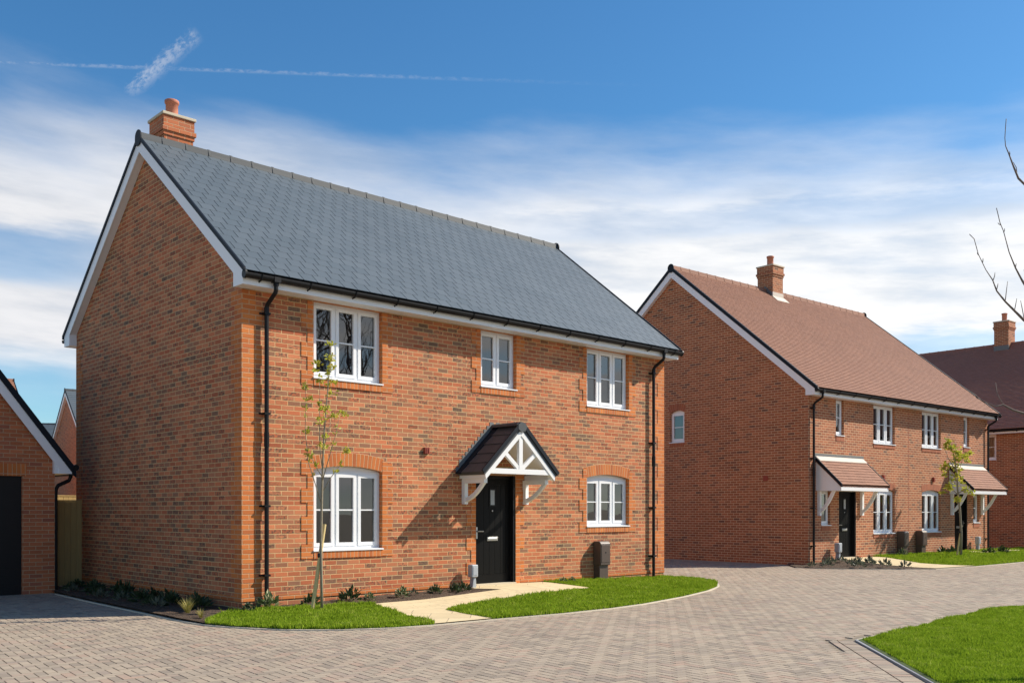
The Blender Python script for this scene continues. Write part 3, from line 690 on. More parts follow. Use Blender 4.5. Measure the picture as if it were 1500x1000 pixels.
# ================================================================== HOUSE C (far right, turned square to B)
OCc = Vector((14.72, 48.97, 0)); LC_, WC_ = 22., 9.4
Cc = tag(empty('terraced_house', OCc, THC), 'brick house with dark brown tiled roof and chimney, furthest right, behind the semi-detached pair', 'house')
wC = (8.95, 9.55, 3.75, 4.86); wC2 = (14.0, 15.2, 3.65, 4.86)
hC = house_shell(Cc, LC_, WC_, 4.86, 9.55, 'brickB', [wC, wC2], 'tileC', 'ridgeC', roofkind='tile', gutter_step=.9)
for (a, b, c, d), n in ((wC, 1), (wC2, 3)): window(Cc, (a, 0, c), 0, b-a, d-c, n, deep=1.6)
yc = WC_/2
chC = chimney(Cc, hC['roof'], 7.6, 8.26, yc-.36, yc+.36, 8.6, 10.55, 10.95, 'brickB')
q = MB(); q.box(7.585, 8.275, yc-.375, yc-.33, hC['roofz'](yc-.4), hC['roofz'](yc-.4)+.28); q.build('chimney_flashing', 'lead', chC)

# ================================================================== GARAGE
G = tag(empty('garage', OG, THA), 'single brick garage with black door and steep white-edged gable at the left edge', 'garage')
GW, GD = 3.3, 6.0; zs = 2.27; tp = 1.32; apex = lambda u: 2.77+(-u if u > -GW/2 else GW+u)*tp
mb = MB(); hole = (-GW+.57, -.57, -.05, 2.21)
wall_panel(mb, -GW, 0, -.15, 2.5, [hole])
mb.face([(-GW, 0, 2.5), (0, 0, 2.5), (-GW/2, 0, apex(-GW/2)-.12)])
mb.face([(0, 0, -.15), (0, GD, -.15), (0, GD, 2.5), (0, 0, 2.5)]); mb.face([(-GW, GD, -.15), (-GW, 0, -.15), (-GW, 0, 2.5), (-GW, GD, 2.5)]); mb.face([(0, GD, -.15), (-GW, GD, -.15), (-GW, GD, 2.5), (-GW/2, GD, apex(-GW/2)-.12), (0, GD, 2.5)])
mb.build('wall', ['brickG', 'brickG'], G)
q = MB(); q.box(-GW+.50, -.50, -.006, 0, 2.212, 2.437, skip='b'); q.build('soldier_course', 'soldier', G)
q = MB(); q.box(hole[0], hole[1], .07, .10, .0, 2.21)
for i in range(14): q.box(hole[0]+.02, hole[1]-.02, .062, .07, .03+i*.155, .03+i*.155+.145, skip='b')
q.build('garage_door', 'black', G)
r = MB(); fo = .12
for sg in (0, 1):
    X = (lambda u: u) if not sg else (lambda u: -GW-u)
    ln = (GW/2+.34); n = 22
    for i in range(n):
        a = .34-ln*i/n; b = .34-ln*(i+1)/n; za, zb = 2.77-a*tp, 2.77-b*tp
        f = [(X(a), -fo, za+.02), (X(a), GD+fo, za+.02), (X(b), GD+fo, zb+.005), (X(b), -fo, zb+.005)]; r.face(f if not sg else f[::-1])
        f = [(X(a), -fo, za-.03), (X(a), GD+fo, za-.03), (X(a), GD+fo, za+.02), (X(a), -fo, za+.02)]; r.face(f[::-1] if not sg else f)
    f = [(X(.34), -fo, 2.77-.34*tp-.08), (X(.34), GD+fo, 2.77-.34*tp-.08), (X(-GW/2), GD+fo, apex(-GW/2)-.08), (X(-GW/2), -fo, apex(-GW/2)-.08)]; r.face(f[::-1] if not sg else f)
rf = r.build('roof', 'slate', G)
for sg in (0, 1):
    q = MB(); X = (lambda u: u) if not sg else (lambda u: -GW-u)
    q.prism([(X(.345), 2.77-.345*tp+.06), (X(-GW/2), apex(-GW/2)+.06), (X(-GW/2), apex(-GW/2)-.11), (X(.345), 2.77-.345*tp-.11)], 'y', -fo-.03, -fo+.03); q.build('verge_trim', 'verge', rf)
for sg in (0, 1):
    q = MB(); X = (lambda u: u) if not sg else (lambda u: -GW-u)
    zl = lambda u: 2.77-u*tp-.105
    q.prism([(X(.275), zs), (X(.04), zs), (X(.04), zl(.04)-.25), (X(-GW/2), zl(-GW/2)-.25), (X(-GW/2), zl(-GW/2)), (X(.275), zl(.275))], 'y', -fo, -fo+.02); q.build('bargeboard', 'upvc', G)
q = MB(); q.box(0.0, .275, -fo+.021, GD, zs, zs+.015); q.box(.262, .275, -fo+.021, GD, zs+.015, zs+.2); q.box(-.04, .04, -fo+.02, -.001, zs, zs+.3); q.build('eaves_box', 'upvc', G)
q = MB(); q.prism([(.335+.058*math.cos(a), 2.27+.12+.06*math.sin(a)) for a in np.linspace(0, 2*math.pi, 13)[:-1]], 'y', -fo-.05, GD); q.build('gutter', 'black', G)
q = MB(); q.tube([(.33, .12, 2.36), (.33, .12, 2.22), (.30, .12, 2.15), (.10, .12, 2.05), (.062, .12, 1.98), (.055, .12, 1.9), (.055, .12, .02)], .036, 12); q.build('downpipe', 'black', G)

# ================================================================== far houses at the left
def far_house(name, label, loc, th, L, W, zf, zr, wallm, roofm, ridgem, group=None):
    o = tag(empty(name, loc, th), label, 'house'); house_shell(o, L, W, zf, zr, wallm, [], roofm, ridgem, roofkind='far', detail=False, verge_t=.06); return o
far_house('distant_house', 'distant red brick gable end seen in the gap beside the garage', (-22.61, 51.05, 0), R(37), 9, 7.4, 5.0, 8.4, 'brickB', 'slate', 'ridge')
far_house('distant_house', 'distant house of which only the grey roof shows, low between garage roof and brick gable', (-49.5, 76, 0), R(6), 15, 8, 5.2, 8.95, 'brickB', 'slate', 'ridge')
far_house('distant_house', 'distant house with orange tiled roof peeping over the garage verge', (-29.94, 42.07, 0), R(38), 8, 7.4, 5.2, 8.40, 'brickB', 'tile', 'ridgeB')

# ================================================================== fences
def fence(name, label, u0, u1, y, h, dy=0):
    o = empty(name, FA @ Vector((u0, y, 0)), THA); tag(o, label, 'fence')
    w = u1-u0; n = max(2, round(w/.12)); m = MB()
    for i in range(n): m.box(w*i/n+.003, w*(i+1)/n-.003, 0, .018+(i % 2)*.008, .06, h-.03+random.uniform(-.004, .004))
    m.build('boards', 'fence', o)
    m = MB(); m.box(-.0, w, .028, .075, .3, .38); m.box(0, w, .028, .075, h-.4, h-.32); m.build('rail', 'fence', o)
    for x in (0, w-.09): q = MB(); q.box(x, x+.09, .03, .12, 0, h); q.build('post', 'fence', o)
    m = MB(); m.box(0, w, -.012, .05, h-.03, h); m.build('capping', 'fence', o)
fence('timber_gate', 'shaded close-boarded timber gate between garage and gable wall', -.80, -.02, 6.75, 1.78)
fence('timber_fence', 'sunlit timber fence top showing above the shaded gate', -6.2, 5.0, 13.2, 1.98)

# ================================================================== garden ground (A frame: u, y)
def gzA(u, y):
    zw = np.interp(u, [-3, 0, 2, 4.7, 5.8, 8, 10.4, 14], [.03, .06, .11, .155, .155, .12, .06, .03]); t_ = min(max(-y/2.6, 0), 1)
    return .02+(zw-.02)*(1-t_*t_*(3-2*t_))
def gzB(u, y):
    zw = np.interp(u, [-2.5, 0, 1.4, 11.5, 15], [.02, .03, .145, .145, .08]); t_ = min(max(-y/2.8, 0), 1)
    return .02+(zw-.02)*(1-t_*t_*(3-2*t_))
def resample(poly, d):
    out = []
    for i in range(len(poly)):
        a = Vector(poly[i]); b = Vector(poly[(i+1) % len(poly)]); n = max(1, int((b-a).length/d))
        out += [a+(b-a)*k/n for k in range(n)]
    return out
def inside(P, poly):
    x, y = P[:, 0], P[:, 1]; r = np.zeros(len(P), bool); n = len(poly)
    for i in range(n):
        x1, y1 = poly[i]; x2, y2 = poly[(i+1) % n]
        c = ((y1 > y) != (y2 > y)) & (x < (x2-x1)*(y-y1)/((y2-y1)+1e-12)+x1); r ^= c
    return r
def patch(name, poly, hf, mat, Fm, d=.2, rough=0., lift=0.):
    pb = resample(poly, d); xs = [p.x for p in pb]; ys = [p.y for p in pb]
    gx, gy = np.meshgrid(np.arange(min(xs)+d/2, max(xs), d), np.arange(min(ys)+d/2, max(ys), d)); Q = np.c_[gx.ravel(), gy.ravel()]
    Q = Q[inside(Q, [(p.x, p.y) for p in pb])]
    B_ = np.array([(p.x, p.y) for p in pb]); keep = [q for q in Q if np.min(((B_-q)**2).sum(1)) > (d*.35)**2]
    pts = [Vector((p.x, p.y)) for p in pb]+[Vector(q) for q in keep]; n = len(pb)
    vs, es, fs, *_ = delaunay_2d_cdt(pts, [(i, (i+1) % n) for i in range(n)], [], 1, 1e-5)
    V = [Fm @ Vector((v.x, v.y, hf(v.x, v.y)+lift+(random.uniform(-rough, rough) if i >= n else 0))) for i, v in enumerate(vs)]
    m = MB()
    for f in fs:
        p = [V[i] for i in f]
        if (p[1]-p[0]).cross(p[2]-p[0]).z < 0: p = p[::-1]
        m.face(p)
    o = m.build(name, mat, None, weld=True, smooth=True); return tag(o, kind='structure')
KA = [(-.93, 5.47), (-1.02, 3.9), (-1.08, 2.2), (-1.13, .67), (-1.16, -.3), (-1.12, -1.1), (-.96, -1.62), (-.62, -2.30), (-.08, -2.82), (.57, -3.14), (1.15, -3.25), (2.16, -3.30), (3.49, -3.43), (4.6, -3.42), (5.57, -3.3), (7.16, -2.92), (8.54, -2.46), (9.5, -2.02), (10.1, -1.62), (10.5, -1.18), (10.68, -.7), (10.62, -.25), (10.36, .05)]
lawnAL = [(-1.12, -1.1), (-.96, -1.62), (-.62, -2.30), (-.08, -2.82), (.57, -3.14), (1.15, -3.25), (1.24, -3.15), (1.5, -2.1), (1.72, -1.24), (1.76, -.9), (1.2, -.72), (.5, -.42), (0, -.25), (-.5, -.4), (-.95, -.8)]
lawnAR = [(2.16, -3.30), (3.49, -3.43), (4.6, -3.42), (5.57, -3.3), (7.16, -2.92), (8.54, -2.46), (9.5, -2.02), (10.1, -1.62), (10.5, -1.18), (10.68, -.7), (10.62, -.25), (10.36, .02), (6.47, .02), (6.5, -.6), (6.6, -1.18), (4.9, -1.38), (3.3, -1.62), (2.36, -2.0)]
pathA = [(1.15, -3.25), (2.16, -3.30), (2.36, -2.0), (3.3, -1.62), (4.9, -1.38), (6.6, -1.18), (6.5, -.6), (6.47, .02), (4.5, .02), (4.42, -.32), (4.76, -.67), (2.77, -.95), (1.76, -.9), (1.72, -1.24), (1.5, -2.1), (1.24, -3.15)]
bedA = [(-.93, 5.47), (-1.02, 3.9), (-1.08, 2.2), (-1.13, .67), (-1.16, -.3), (-1.12, -1.1), (-.95, -.8), (-.5, -.4), (0, -.25), (.5, -.42), (1.2, -.72), (1.76, -.9), (2.77, -.95), (4.76, -.67), (4.42, -.32), (4.5, .02), (.05, .02), (.05, 6.75), (-.85, 6.75)]
patch('lawn', lawnAL, gzA, 'turf', FA); patch('lawn', lawnAR, gzA, 'turf', FA); patch('path', pathA, gzA, 'slab', FA, lift=.012); patch('flower_bed', bedA, gzA, 'soil', FA, d=.1, rough=.02)
FBi = FB.inverted()
kb = [FBi @ gnd(*p) for p in ((1166, 831.2), (1200, 832.8), (1260, 833.3), (1320, 833.5), (1370, 833.4), (1400, 831.5), (1428, 829.6), (1465, 826.3), (1500, 823), (1560, 818))]
KB = [(p.x, p.y) for p in kb]
bedB = KB[:5]+[(1.15, -1.5), (1.42, -.55), (1.42, .02), (.02, .02), (.02, .5), (-.2, .6)]
pathB = [KB[4], KB[5], KB[6], (2.75, -1.9), (3.2, -1.0), (3.5, -.4), (3.5, .02), (1.42, .02), (1.42, -.55), (1.15, -1.5)]
lawnB = KB[6:]+[(16, -1.2), (15.5, .4), (11.5, .02), (3.5, .02), (3.5, -.4), (3.2, -1.0), (2.75, -1.9)]
patch('lawn', lawnB, gzB, 'turf', FB, .3); patch('path', pathB, gzB, 'slab', FB, lift=.012); patch('flower_bed', bedB, gzB, 'soil', FB, d=.1, rough=.02)
m = MB()
for (u0, u1) in ((8.75, 11.9),): m.prism([(u0, .06), (u1, .06), (u1, .175), (u0, .175)], 'y', -.95, .0)
o = m.build('path', 'slab', None); o.matrix_world = FB; tag(o, kind='structure')
I4 = Matrix.Identity(4)
lawnR = [(4.15, 11.58), (5.43, 12.93), (6.45, 14.06), (7.3, 14.95), (7.95, 15.52), (8.6, 15.72), (12, 15.8), (15, 14), (15, 6.2), (3.47, 6.2), (3.80, 8.7)]
patch('lawn', lawnR, lambda u, y: .022, 'turf', I4, .3)
def kerb(name, line, hf, Fm, w=.05, top=.012, mat='kerb', inset=1):
    m = MB(); P = [Vector((*p, 0)) for p in line]; L_, R_ = [], []
    for i, p in enumerate(P):
        d = (P[min(i+1, len(P)-1)]-P[max(i-1, 0)]).normalized(); n = Vector((-d.y, d.x, 0)); L_.append(p+n*w*.5); R_.append(p-n*w*.5)
    for i in range(len(P)-1):
        z0 = hf(P[i].x, P[i].y)+top; z1 = hf(P[i+1].x, P[i+1].y)+top
        def v(p, z): return Fm @ Vector((p.x, p.y, z))
        a, b, c, d = v(R_[i], z0), v(R_[i+1], z1), v(L_[i+1], z1), v(L_[i], z0)
        m.face([a, b, c, d]); e, f, g, h = v(R_[i], -.05), v(R_[i+1], -.05), v(L_[i+1], -.05), v(L_[i], -.05)
        m.face([e, f, b, a]); m.face([h, g, c, d][::-1])
    return tag(m.build(name, mat, None), kind='structure')
dense = lambda l: [tuple(p) for p in resample(l, .15)[:-max(1, int((Vector(l[-1])-Vector(l[0])).length/.15))]]
def spline(pts, n=6):
    out = []
    for i in range(len(pts)-1):
        p0, p1, p2, p3 = [Vector(pts[min(max(k, 0), len(pts)-1)]) for k in (i-1, i, i+1, i+2)]
        for k in range(n):
            t_ = k/n; out.append(tuple(.5*((2*p1)+(p2-p0)*t_+(2*p0-5*p1+4*p2-p3)*t_*t_+(3*p1-p0-3*p2+p3)*t_**3)))
    return out+[tuple(pts[-1])]
kerb('kerb', spline(KA), lambda u, y: .004, FA); kerb('kerb', KB, lambda u, y: .004, FB)
kerb('kerb', [(4.135, 11.60), (3.80, 8.7), (3.47, 6.2)], lambda u, y: .012, I4, w=.04, mat='kerbdark', top=.006)
kerb('kerb', spline([(4.15, 11.60), (5.43, 12.95), (6.45, 14.08), (7.3, 14.97), (7.95, 15.54), (8.6, 15.75), (12, 15.85)]), lambda u, y: .006, I4, w=.04)

# ---- block paving, herringbone at 45 degrees to the road
def paving():
    ang = R(36.6); e1 = np.array((math.cos(ang), math.sin(ang))); e2 = np.array((-e1[1], e1[0])); un = .1
    N = 520; I, J = np.meshgrid(np.arange(-N, N), np.arange(-N, N), indexing='ij'); I = I.ravel(); J = J.ravel()
    dd = (I-J) % 4; hor = dd == 0; ver = dd == 3
    blocks = []
    for sel, (wx, wy) in ((hor, (2, 1)), (ver, (1, 2))):
        blocks.append(np.c_[I[sel]*un, J[sel]*un, np.full(sel.sum(), wx*un), np.full(sel.sum(), wy*un)])
    Bk = np.concatenate(blocks); org = np.array((0., 14.))
    cen = org+(Bk[:, 0]+Bk[:, 2]/2)[:, None]*e1+(Bk[:, 1]+Bk[:, 3]/2)[:, None]*e2
    ok = (cen[:, 1] > 6.3) & (cen[:, 1] < 37) & (np.abs(cen[:, 0]) < .60*cen[:, 1]+3.0)
    Bk, cen = Bk[ok], cen[ok]
    def inv(Fm, poly, shrink=0): return [tuple((Fm @ Vector((*p, 0)))[:2]) for p in poly]
    gardA = inv(FA, KA[:]+[(10.3, 7.1), (-.1, 7.1), (-.85, 6.75)]); gardB = inv(FB, KB+[(16, 0), (11.5, 9), (0.1, 9.5), (.1, .6)])
    gar = inv(frame(OG, THA), [(.02, .1), (.02, 6), (-3.3, 6), (-3.3, .1)])
    a_, b_ = Vector((4.15, 11.60)), Vector((3.47, 6.2)); dr = (b_-a_).normalized(); nn = Vector((dr.y, -dr.x))*-1
    if nn.x > 0: nn = -nn
    lw = [(a_.x+nn.x*.34, a_.y+nn.y*.34), *[tuple(p) for p in lawnR[1:9]], (b_.x+nn.x*.34, b_.y+nn.y*.34)]
    drop = np.zeros(len(Bk), bool)
    for poly in (gardA, gardB, gar):
        P = np.array(poly); ins = inside(cen, poly); dmin = np.full(len(cen), 9.)
        for i in range(len(P)):
            a, b = P[i], P[(i+1) % len(P)]; ab = b-a; tt = np.clip(((cen-a)@ab)/(ab@ab+1e-9), 0, 1); dmin = np.minimum(dmin, np.linalg.norm(cen-a-tt[:, None]*ab, axis=1))
        drop |= ins & (dmin > .13)
    drop |= inside(cen, lw)
    Bk, cen = Bk[~drop], cen[~drop]
    n = len(Bk); ax = np.tile(e1, (n, 1)); ay = np.tile(e2, (n, 1)); sz = Bk[:, 2:4]
    # border along the front lawn: one soldier row, one stretcher row
    bc, bx, bs = [], [], []
    L_ = (b_-a_).length; d2v = np.array(dr); n2 = np.array(nn)
    k = 0
    while k*.1 < L_: bc.append(np.array(a_)+d2v*(k*.1+.05)+n2*.135); bs.append((.1, .2)); bx.append(d2v); k += 1
    k = 0
    while k*.2 < L_: bc.append(np.array(a_)+d2v*(k*.2+.1)+n2*.29); bs.append((.2, .1)); bx.append(d2v); k += 1
    bx = np.array(bx); cen = np.r_[cen, bc]; sz = np.r_[sz, bs]; ax = np.r_[ax, bx]; ay = np.r_[ay, np.c_[-bx[:, 1], bx[:, 0]]]
    n = len(cen); hj, chf = .0047, .0016
    hx = sz[:, 0]/2; hy = sz[:, 1]/2
    zt = rng.uniform(-.0012, .0012, n); tx = rng.uniform(-.006, .006, n); ty = rng.uniform(-.006, .006, n)
    V = np.zeros((n, 8, 3))
    for k, (sx, sy) in enumerate(((-1, -1), (1, -1), (1, 1), (-1, 1))):
        for off, (g, z) in enumerate(((hj+chf, 0.), (hj, -.014))):
            lx = sx*(hx-g); ly = sy*(hy-g); p = cen+lx[:, None]*ax+ly[:, None]*ay
            V[:, k+4*off, :2] = p; V[:, k+4*off, 2] = z+zt+lx*tx+ly*ty if off == 0 else z
    F = np.array([(0, 1, 2, 3), (4, 5, 1, 0), (5, 6, 2, 1), (6, 7, 3, 2), (7, 4, 0, 3)])
    FF = (F[None]+(np.arange(n)*8)[:, None, None]).reshape(-1, 4)
    me = bpy.data.meshes.new('block_paving'); me.vertices.add(n*8); me.vertices.foreach_set('co', V.ravel())
    me.loops.add(FF.size); me.loops.foreach_set('vertex_index', FF.ravel().astype(np.int32)); me.polygons.add(len(FF)); me.polygons.foreach_set('loop_start', np.arange(0, FF.size, 4, dtype=np.int32))
    me.update(calc_edges=True); me.validate(); me.shade_flat(); me.materials.append(M['paving'])
    o = bpy.data.objects.new('block_paving', me); C.objects.link(o); tag(o, kind='structure')
paving()
m = MB(); m.face([(-900, -900, -.0125), (900, -900, -.0125), (900, 900, -.0125), (-900, 900, -.0125)]); tag(m.build('ground', 'ground', None), kind='structure')

# ---- grass blades
def blades(name, poly, hf, Fm, dens, hmin, hmax, w=.005, edge=True):
    P = np.array(poly); x0, y0 = P.min(0); x1, y1 = P.max(0); n = int((x1-x0)*(y1-y0)*dens)
    Q = np.c_[rng.uniform(x0, x1, n), rng.uniform(y0, y1, n)]; Q = Q[inside(Q, poly)]; n = len(Q)
    Fn = np.array(Fm); z = np.array([hf(a, b) for a, b in Q]); base = np.c_[Q, z, np.ones(n)]@Fn.T; base = base[:, :3]
    a = rng.uniform(0, 2*np.pi, n); cl = np.zeros(n)
    for kk in (3., 7., 13., 22., 34.):
        for _ in range(2): th_ = rng.uniform(0, 6.28); cl += np.sin(kk*(Q[:, 0]*np.cos(th_)+Q[:, 1]*np.sin(th_))+rng.uniform(0, 6.28))
    h = rng.uniform(hmin, hmax, n)*np.clip(.85+.09*cl, .35, 1.4)*np.where(rng.random(n) < .03, 1.5, 1.); ww = w*rng.uniform(.7, 1.4, n)
    l = rng.uniform(.1, .75, n)*h; la = rng.uniform(0, 2*np.pi, n)
    sd = np.c_[np.cos(a), np.sin(a), np.zeros(n)]*ww[:, None]; ln = np.c_[np.cos(la)*l, np.sin(la)*l, np.zeros(n)]; up = np.c_[np.zeros((n, 2)), h]
    V = np.stack([base-sd, base+sd, base+sd*.7+ln*.35+up*.6, base-sd*.7+ln*.35+up*.6, base+ln+up], 1); V[:, :2, 2] -= .01
    me = bpy.data.meshes.new(name); me.vertices.add(n*5); me.vertices.foreach_set('co', V.ravel())
    k = np.arange(n)*5; quad = np.stack([k, k+1, k+2, k+3], 1); tri = np.stack([k+3, k+2, k+4], 1); li = np.concatenate([quad.ravel(), tri.ravel()]).astype(np.int32)
    me.loops.add(len(li)); me.loops.foreach_set('vertex_index', li); me.polygons.add(2*n); me.polygons.foreach_set('loop_start', np.r_[np.arange(n)*4, n*4+np.arange(n)*3].astype(np.int32))
    me.update(calc_edges=True); me.validate(); me.materials.append(M['grass'])
    o = bpy.data.objects.new(name, me); C.objects.link(o); return tag(o, kind='stuff')
blades('lawn_grass', lawnAL, gzA, FA, 7000, .025, .075, w=.006)
blades('lawn_grass', lawnAR, gzA, FA, 5000, .025, .07, w=.0065)
blades('lawn_grass', lawnB, gzB, FB, 1600, .04, .10, w=.009)
nearR = [(4.2, 11.58), (5.43, 12.9), (6.45, 14.03), (7.3, 14.92), (7.95, 15.5), (8.6, 15.7), (10, 15.75), (10, 12), (6.5, 8.2), (3.78, 8.2), (3.84, 8.7)]
blades('lawn_grass', nearR, lambda u, y: .022, I4, 9000, .02, .05, w=.0046)

# ================================================================== small street things
def wobj(name, Fm, u, y, z=0): return empty(name, Fm @ Vector((u, y, z)), math.atan2(Fm[1][0], Fm[0][0]))
def cabinet(Fm, u, y, z, w, d, h, label):
    o = tag(wobj('meter_cabinet', Fm, u, y, z), label, 'utility box', None)
    m = MB(); m.box(.015, w-.015, -d+.045, -.005, 0, h*.42); m.build('pedestal', 'cab', o, bevel=.008)
    m = MB(); m.prism([(-d, h*.40), (-d, h-.05), (-d+.045, h), (-.005, h), (-.005, h*.40)], 'x', 0, w); m.build('body', 'cab', o, bevel=.012)
    m = MB(); m.box(.022, w-.022, -d-.006, -d, h*.47, h-.075); m.build('cover', 'cab', o, bevel=.004)
    m = MB(); m.tube([(w/2, -d-.004, h*.72), (w/2, -d-.012, h*.72)], .014, 8); m.build('lock', 'black', o)
cabinet(FA, 7.96, -.004, .10, .30, .22, .83, 'brown meter cabinet by the right ground-floor window of the detached house')
cabinet(FB, 4.98, -.004, .12, .30, .26, .80, 'brown meter cabinet left of the party line of the semi-detached pair')
cabinet(FB, 6.18, -.004, .12, .30, .26, .80, 'brown meter cabinet right of the party line, under a window of the semi-detached pair')
def post(Fm, u, y, z, label, s=1.):
    o = tag(wobj('utility_post', Fm, u, y, z), label, 'utility box', None)
    m = MB(); m.prism([(-.055*s, 0), (.05*s, 0), (.035*s, .22*s), (-.02*s, .22*s)], 'y', -.10*s, 0); m.build('stem', 'grey', o, bevel=.01)
    m = MB(); m.box(-.085*s, .065*s, -.13*s, 0, .22*s, .45*s); m.build('head', 'grey', o, bevel=.018)
    m = MB(); m.box(-.06*s, .04*s, -.135*s, -.13*s, .26*s, .41*s); m.build('cover', 'grey', o, bevel=.002)
post(FA, 4.52, -.10, .13, 'small grey plastic utility post beside the door of the detached house')
post(FB, 1.28, -.10, .09, 'small grey plastic utility post left of the nearer semi-detached door', 1.2)
post(FB, 10.35, -.10, .14, 'small grey plastic utility post right of the farther semi-detached door', 1.15)

# ---- foliage helpers
def add_leaf(m, p, d, L, w):
    p = Vector(p); d = Vector(d).normalized(); s_ = d.cross(Vector((random.uniform(-1, 1), random.uniform(-1, 1), random.uniform(-.3, 1)))).normalized(); n = s_.cross(d)
    c = p+d*L*.5+n*L*.1
    m.face([p, c+s_*w*.5, p+d*L]); m.face([p, p+d*L, c-s_*w*.5])
def rdir(up=.3):
    a = random.uniform(0, 2*math.pi); z = random.uniform(-1, 1)*.8+up; r_ = math.sqrt(max(.05, 1-min(1, z*z)))
    return Vector((r_*math.cos(a), r_*math.sin(a), z))
def clump(m, p, n, rad, L, w, up=.3):
    for _ in range(n): add_leaf(m, Vector(p)+rdir(0)*rad*random.random(), rdir(up), L*random.uniform(.6, 1.2), w*random.uniform(.7, 1.2))
def weld_leaf(m, name, mat, par): return m.build(name, mat, par, weld=False)
# young tree in front of house A
sc = 97.6
def tA(x, y, dy=0.): return Vector(((x-471)/sc, dy, (894-y)/sc))
T = tag(empty('young_tree', FA @ Vector((.716, -.949, .07))+Vector((.088, 0, 0))), 'slender staked sapling with sparse fresh leaves in front of the detached house', 'tree')
trunk = [tA(471, 896), tA(470.5, 850), tA(469.5, 800), tA(470.5, 745), tA(472, 690), tA(473.5, 650), tA(476, 610), tA(480, 565), tA(483, 530), tA(485, 506)]
m = MB(); m.tube(trunk, [.024, .022, .02, .018, .0155, .0125, .010, .008, .006, .003], 8); m.build('trunk', 'bark', T, smooth=True)
brs = [[tA(470, 738), tA(461, 705, -.05), tA(452, 675, -.08), tA(448.5, 630, -.1), tA(450, 590, -.12), tA(449, 558, -.12)],
       [tA(472, 690), tA(467, 655, .06), tA(465, 615, .1), tA(466, 580, .1), tA(465, 545, .12)],
       [tA(471.5, 705), tA(483, 672, -.1), tA(494, 640, -.18), tA(502, 606, -.22)],
       [tA(471, 722), tA(482, 700, .08), tA(496, 680, .15), tA(506, 661, .2)],
       [tA(473.5, 655), tA(479, 630, .1), tA(484, 605, .16)],
       [tA(472, 700), tA(468, 690, -.12), tA(460, 672, -.2), tA(459, 660, -.22)]]
m = MB()
for b in brs: m.tube(b, list(np.linspace(.0085, .0025, len(b))), 6)
m.build('branches', 'bark', T, smooth=True)
m = MB()
for b in brs+[trunk[4:]]:
    for i in range(len(b)-1):
        for k in range(3):
            p = b[i]+(b[i+1]-b[i])*random.random()
            if random.random() < .75 and i > 0: clump(m, p, random.randint(4, 8), .04, .064, .033, .5)
for x, y, n in ((485, 506, 9), (482, 522, 8), (465, 533, 12), (463, 544, 6), (487, 540, 9), (481, 548, 8), (449, 570, 8), (453, 585, 7), (473, 600, 9), (468, 560, 7), (480, 600, 9), (490, 610, 8), (503, 607, 8), (507, 660, 6), (476, 640, 8), (449, 633, 7), (470, 620, 7), (484, 575, 6), (487, 560, 7), (476, 655, 8)):
    clump(m, tA(x, y, random.uniform(-.1, .1)), int(n*1.6)+6, .065, .068, .036, .4)
m.build('leaves', 'leafyoung', T)
def stake(p, q, tie, lab):
    o = tag(empty('tree_stake', p), lab, 'stake'); d = Vector(q)-Vector(p)
    m = MB(); m.tube([Vector((0, 0, -.05)), d], [.03, .028], 10); m.build('pole', 'stake', o)
    tt = Vector(tie)-Vector(p); m = MB(); m.tube([tt+Vector((-.035, 0, 0)), tt+Vector((.03, 0, .004))], .035, 10); m.build('tie', 'tie', o)
bp = FA @ Vector((.716, -.949, .07))+Vector((.088, 0, 0))
stake(bp+tA(457, 894, -.04), bp+tA(473.5, 768, .07), bp+tA(468, 814, .02), 'leaning softwood stake tied to the sapling in front of the detached house')
# young tree in front of house B
bB = gnd(1407, 817, .05); sB = F_/bB.y
def tB(x, y, dy=0.): return Vector(((x-1407)/sB, dy, (817-y)/sB))
T = tag(empty('young_tree', bB), 'leafy young tree in front of the farther porch of the semi-detached pair', 'tree')
tr = [tB(1407.5, 818), tB(1408, 780), tB(1406, 745), tB(1403, 720), tB(1402, 700), tB(1400, 680), tB(1396, 662), tB(1390, 648)]
m = MB(); m.tube(tr, [.045, .04, .035, .03, .025, .02, .014, .006], 8); m.build('trunk', 'bark', T, smooth=True)
br = [[tB(1403.5, 724), tB(1394, 712, .2), tB(1385, 716, .3)], [tB(1403, 722), tB(1412, 716, -.2), tB(1419, 721, -.3)], [tB(1402, 704), tB(1390, 692, -.2), tB(1381, 684, -.3)], [tB(1402, 700), tB(1411, 683, .2), tB(1417, 668, .3)], [tB(1401, 690), tB(1393, 670, .2), tB(1388, 655, .2)]]
m = MB()
for b in br: m.tube(b, list(np.linspace(.016, .005, len(b))), 6)
m.build('branches', 'bark', T, smooth=True)
m = MB()
for x, y, n, r_ in ((1391, 648, 40, .12), (1388, 654, 40, .14), (1395, 656, 50, .16), (1399, 664, 60, .18), (1402, 674, 55, .18), (1405, 668, 30, .14), (1403, 684, 45, .16), (1401, 696, 40, .16), (1404, 703, 30, .15), (1384, 682, 40, .15), (1382, 687, 30, .14), (1388, 695, 22, .12), (1416, 669, 45, .15), (1413, 676, 25, .12), (1418, 665, 20, .1), (1386, 713, 35, .14), (1391, 716, 30, .13), (1381, 722, 18, .1), (1414, 718, 30, .13), (1420, 722, 25, .11), (1404, 733, 30, .12), (1398, 731, 15, .1), (1407, 690, 20, .12), (1392, 704, 14, .12), (1410, 708, 14, .12)):
    clump(m, tB(x, y, random.uniform(-.2, .2)), int(n*1.1), r_, .115, .062, .35)
m.build('leaves', 'leafyoung', T)
stake(bB+tB(1400.5, 817, -.03), bB+tB(1409.5, 769, .05), bB+tB(1406, 779, 0), 'leaning stake tied to the young tree in front of the semi-detached pair')
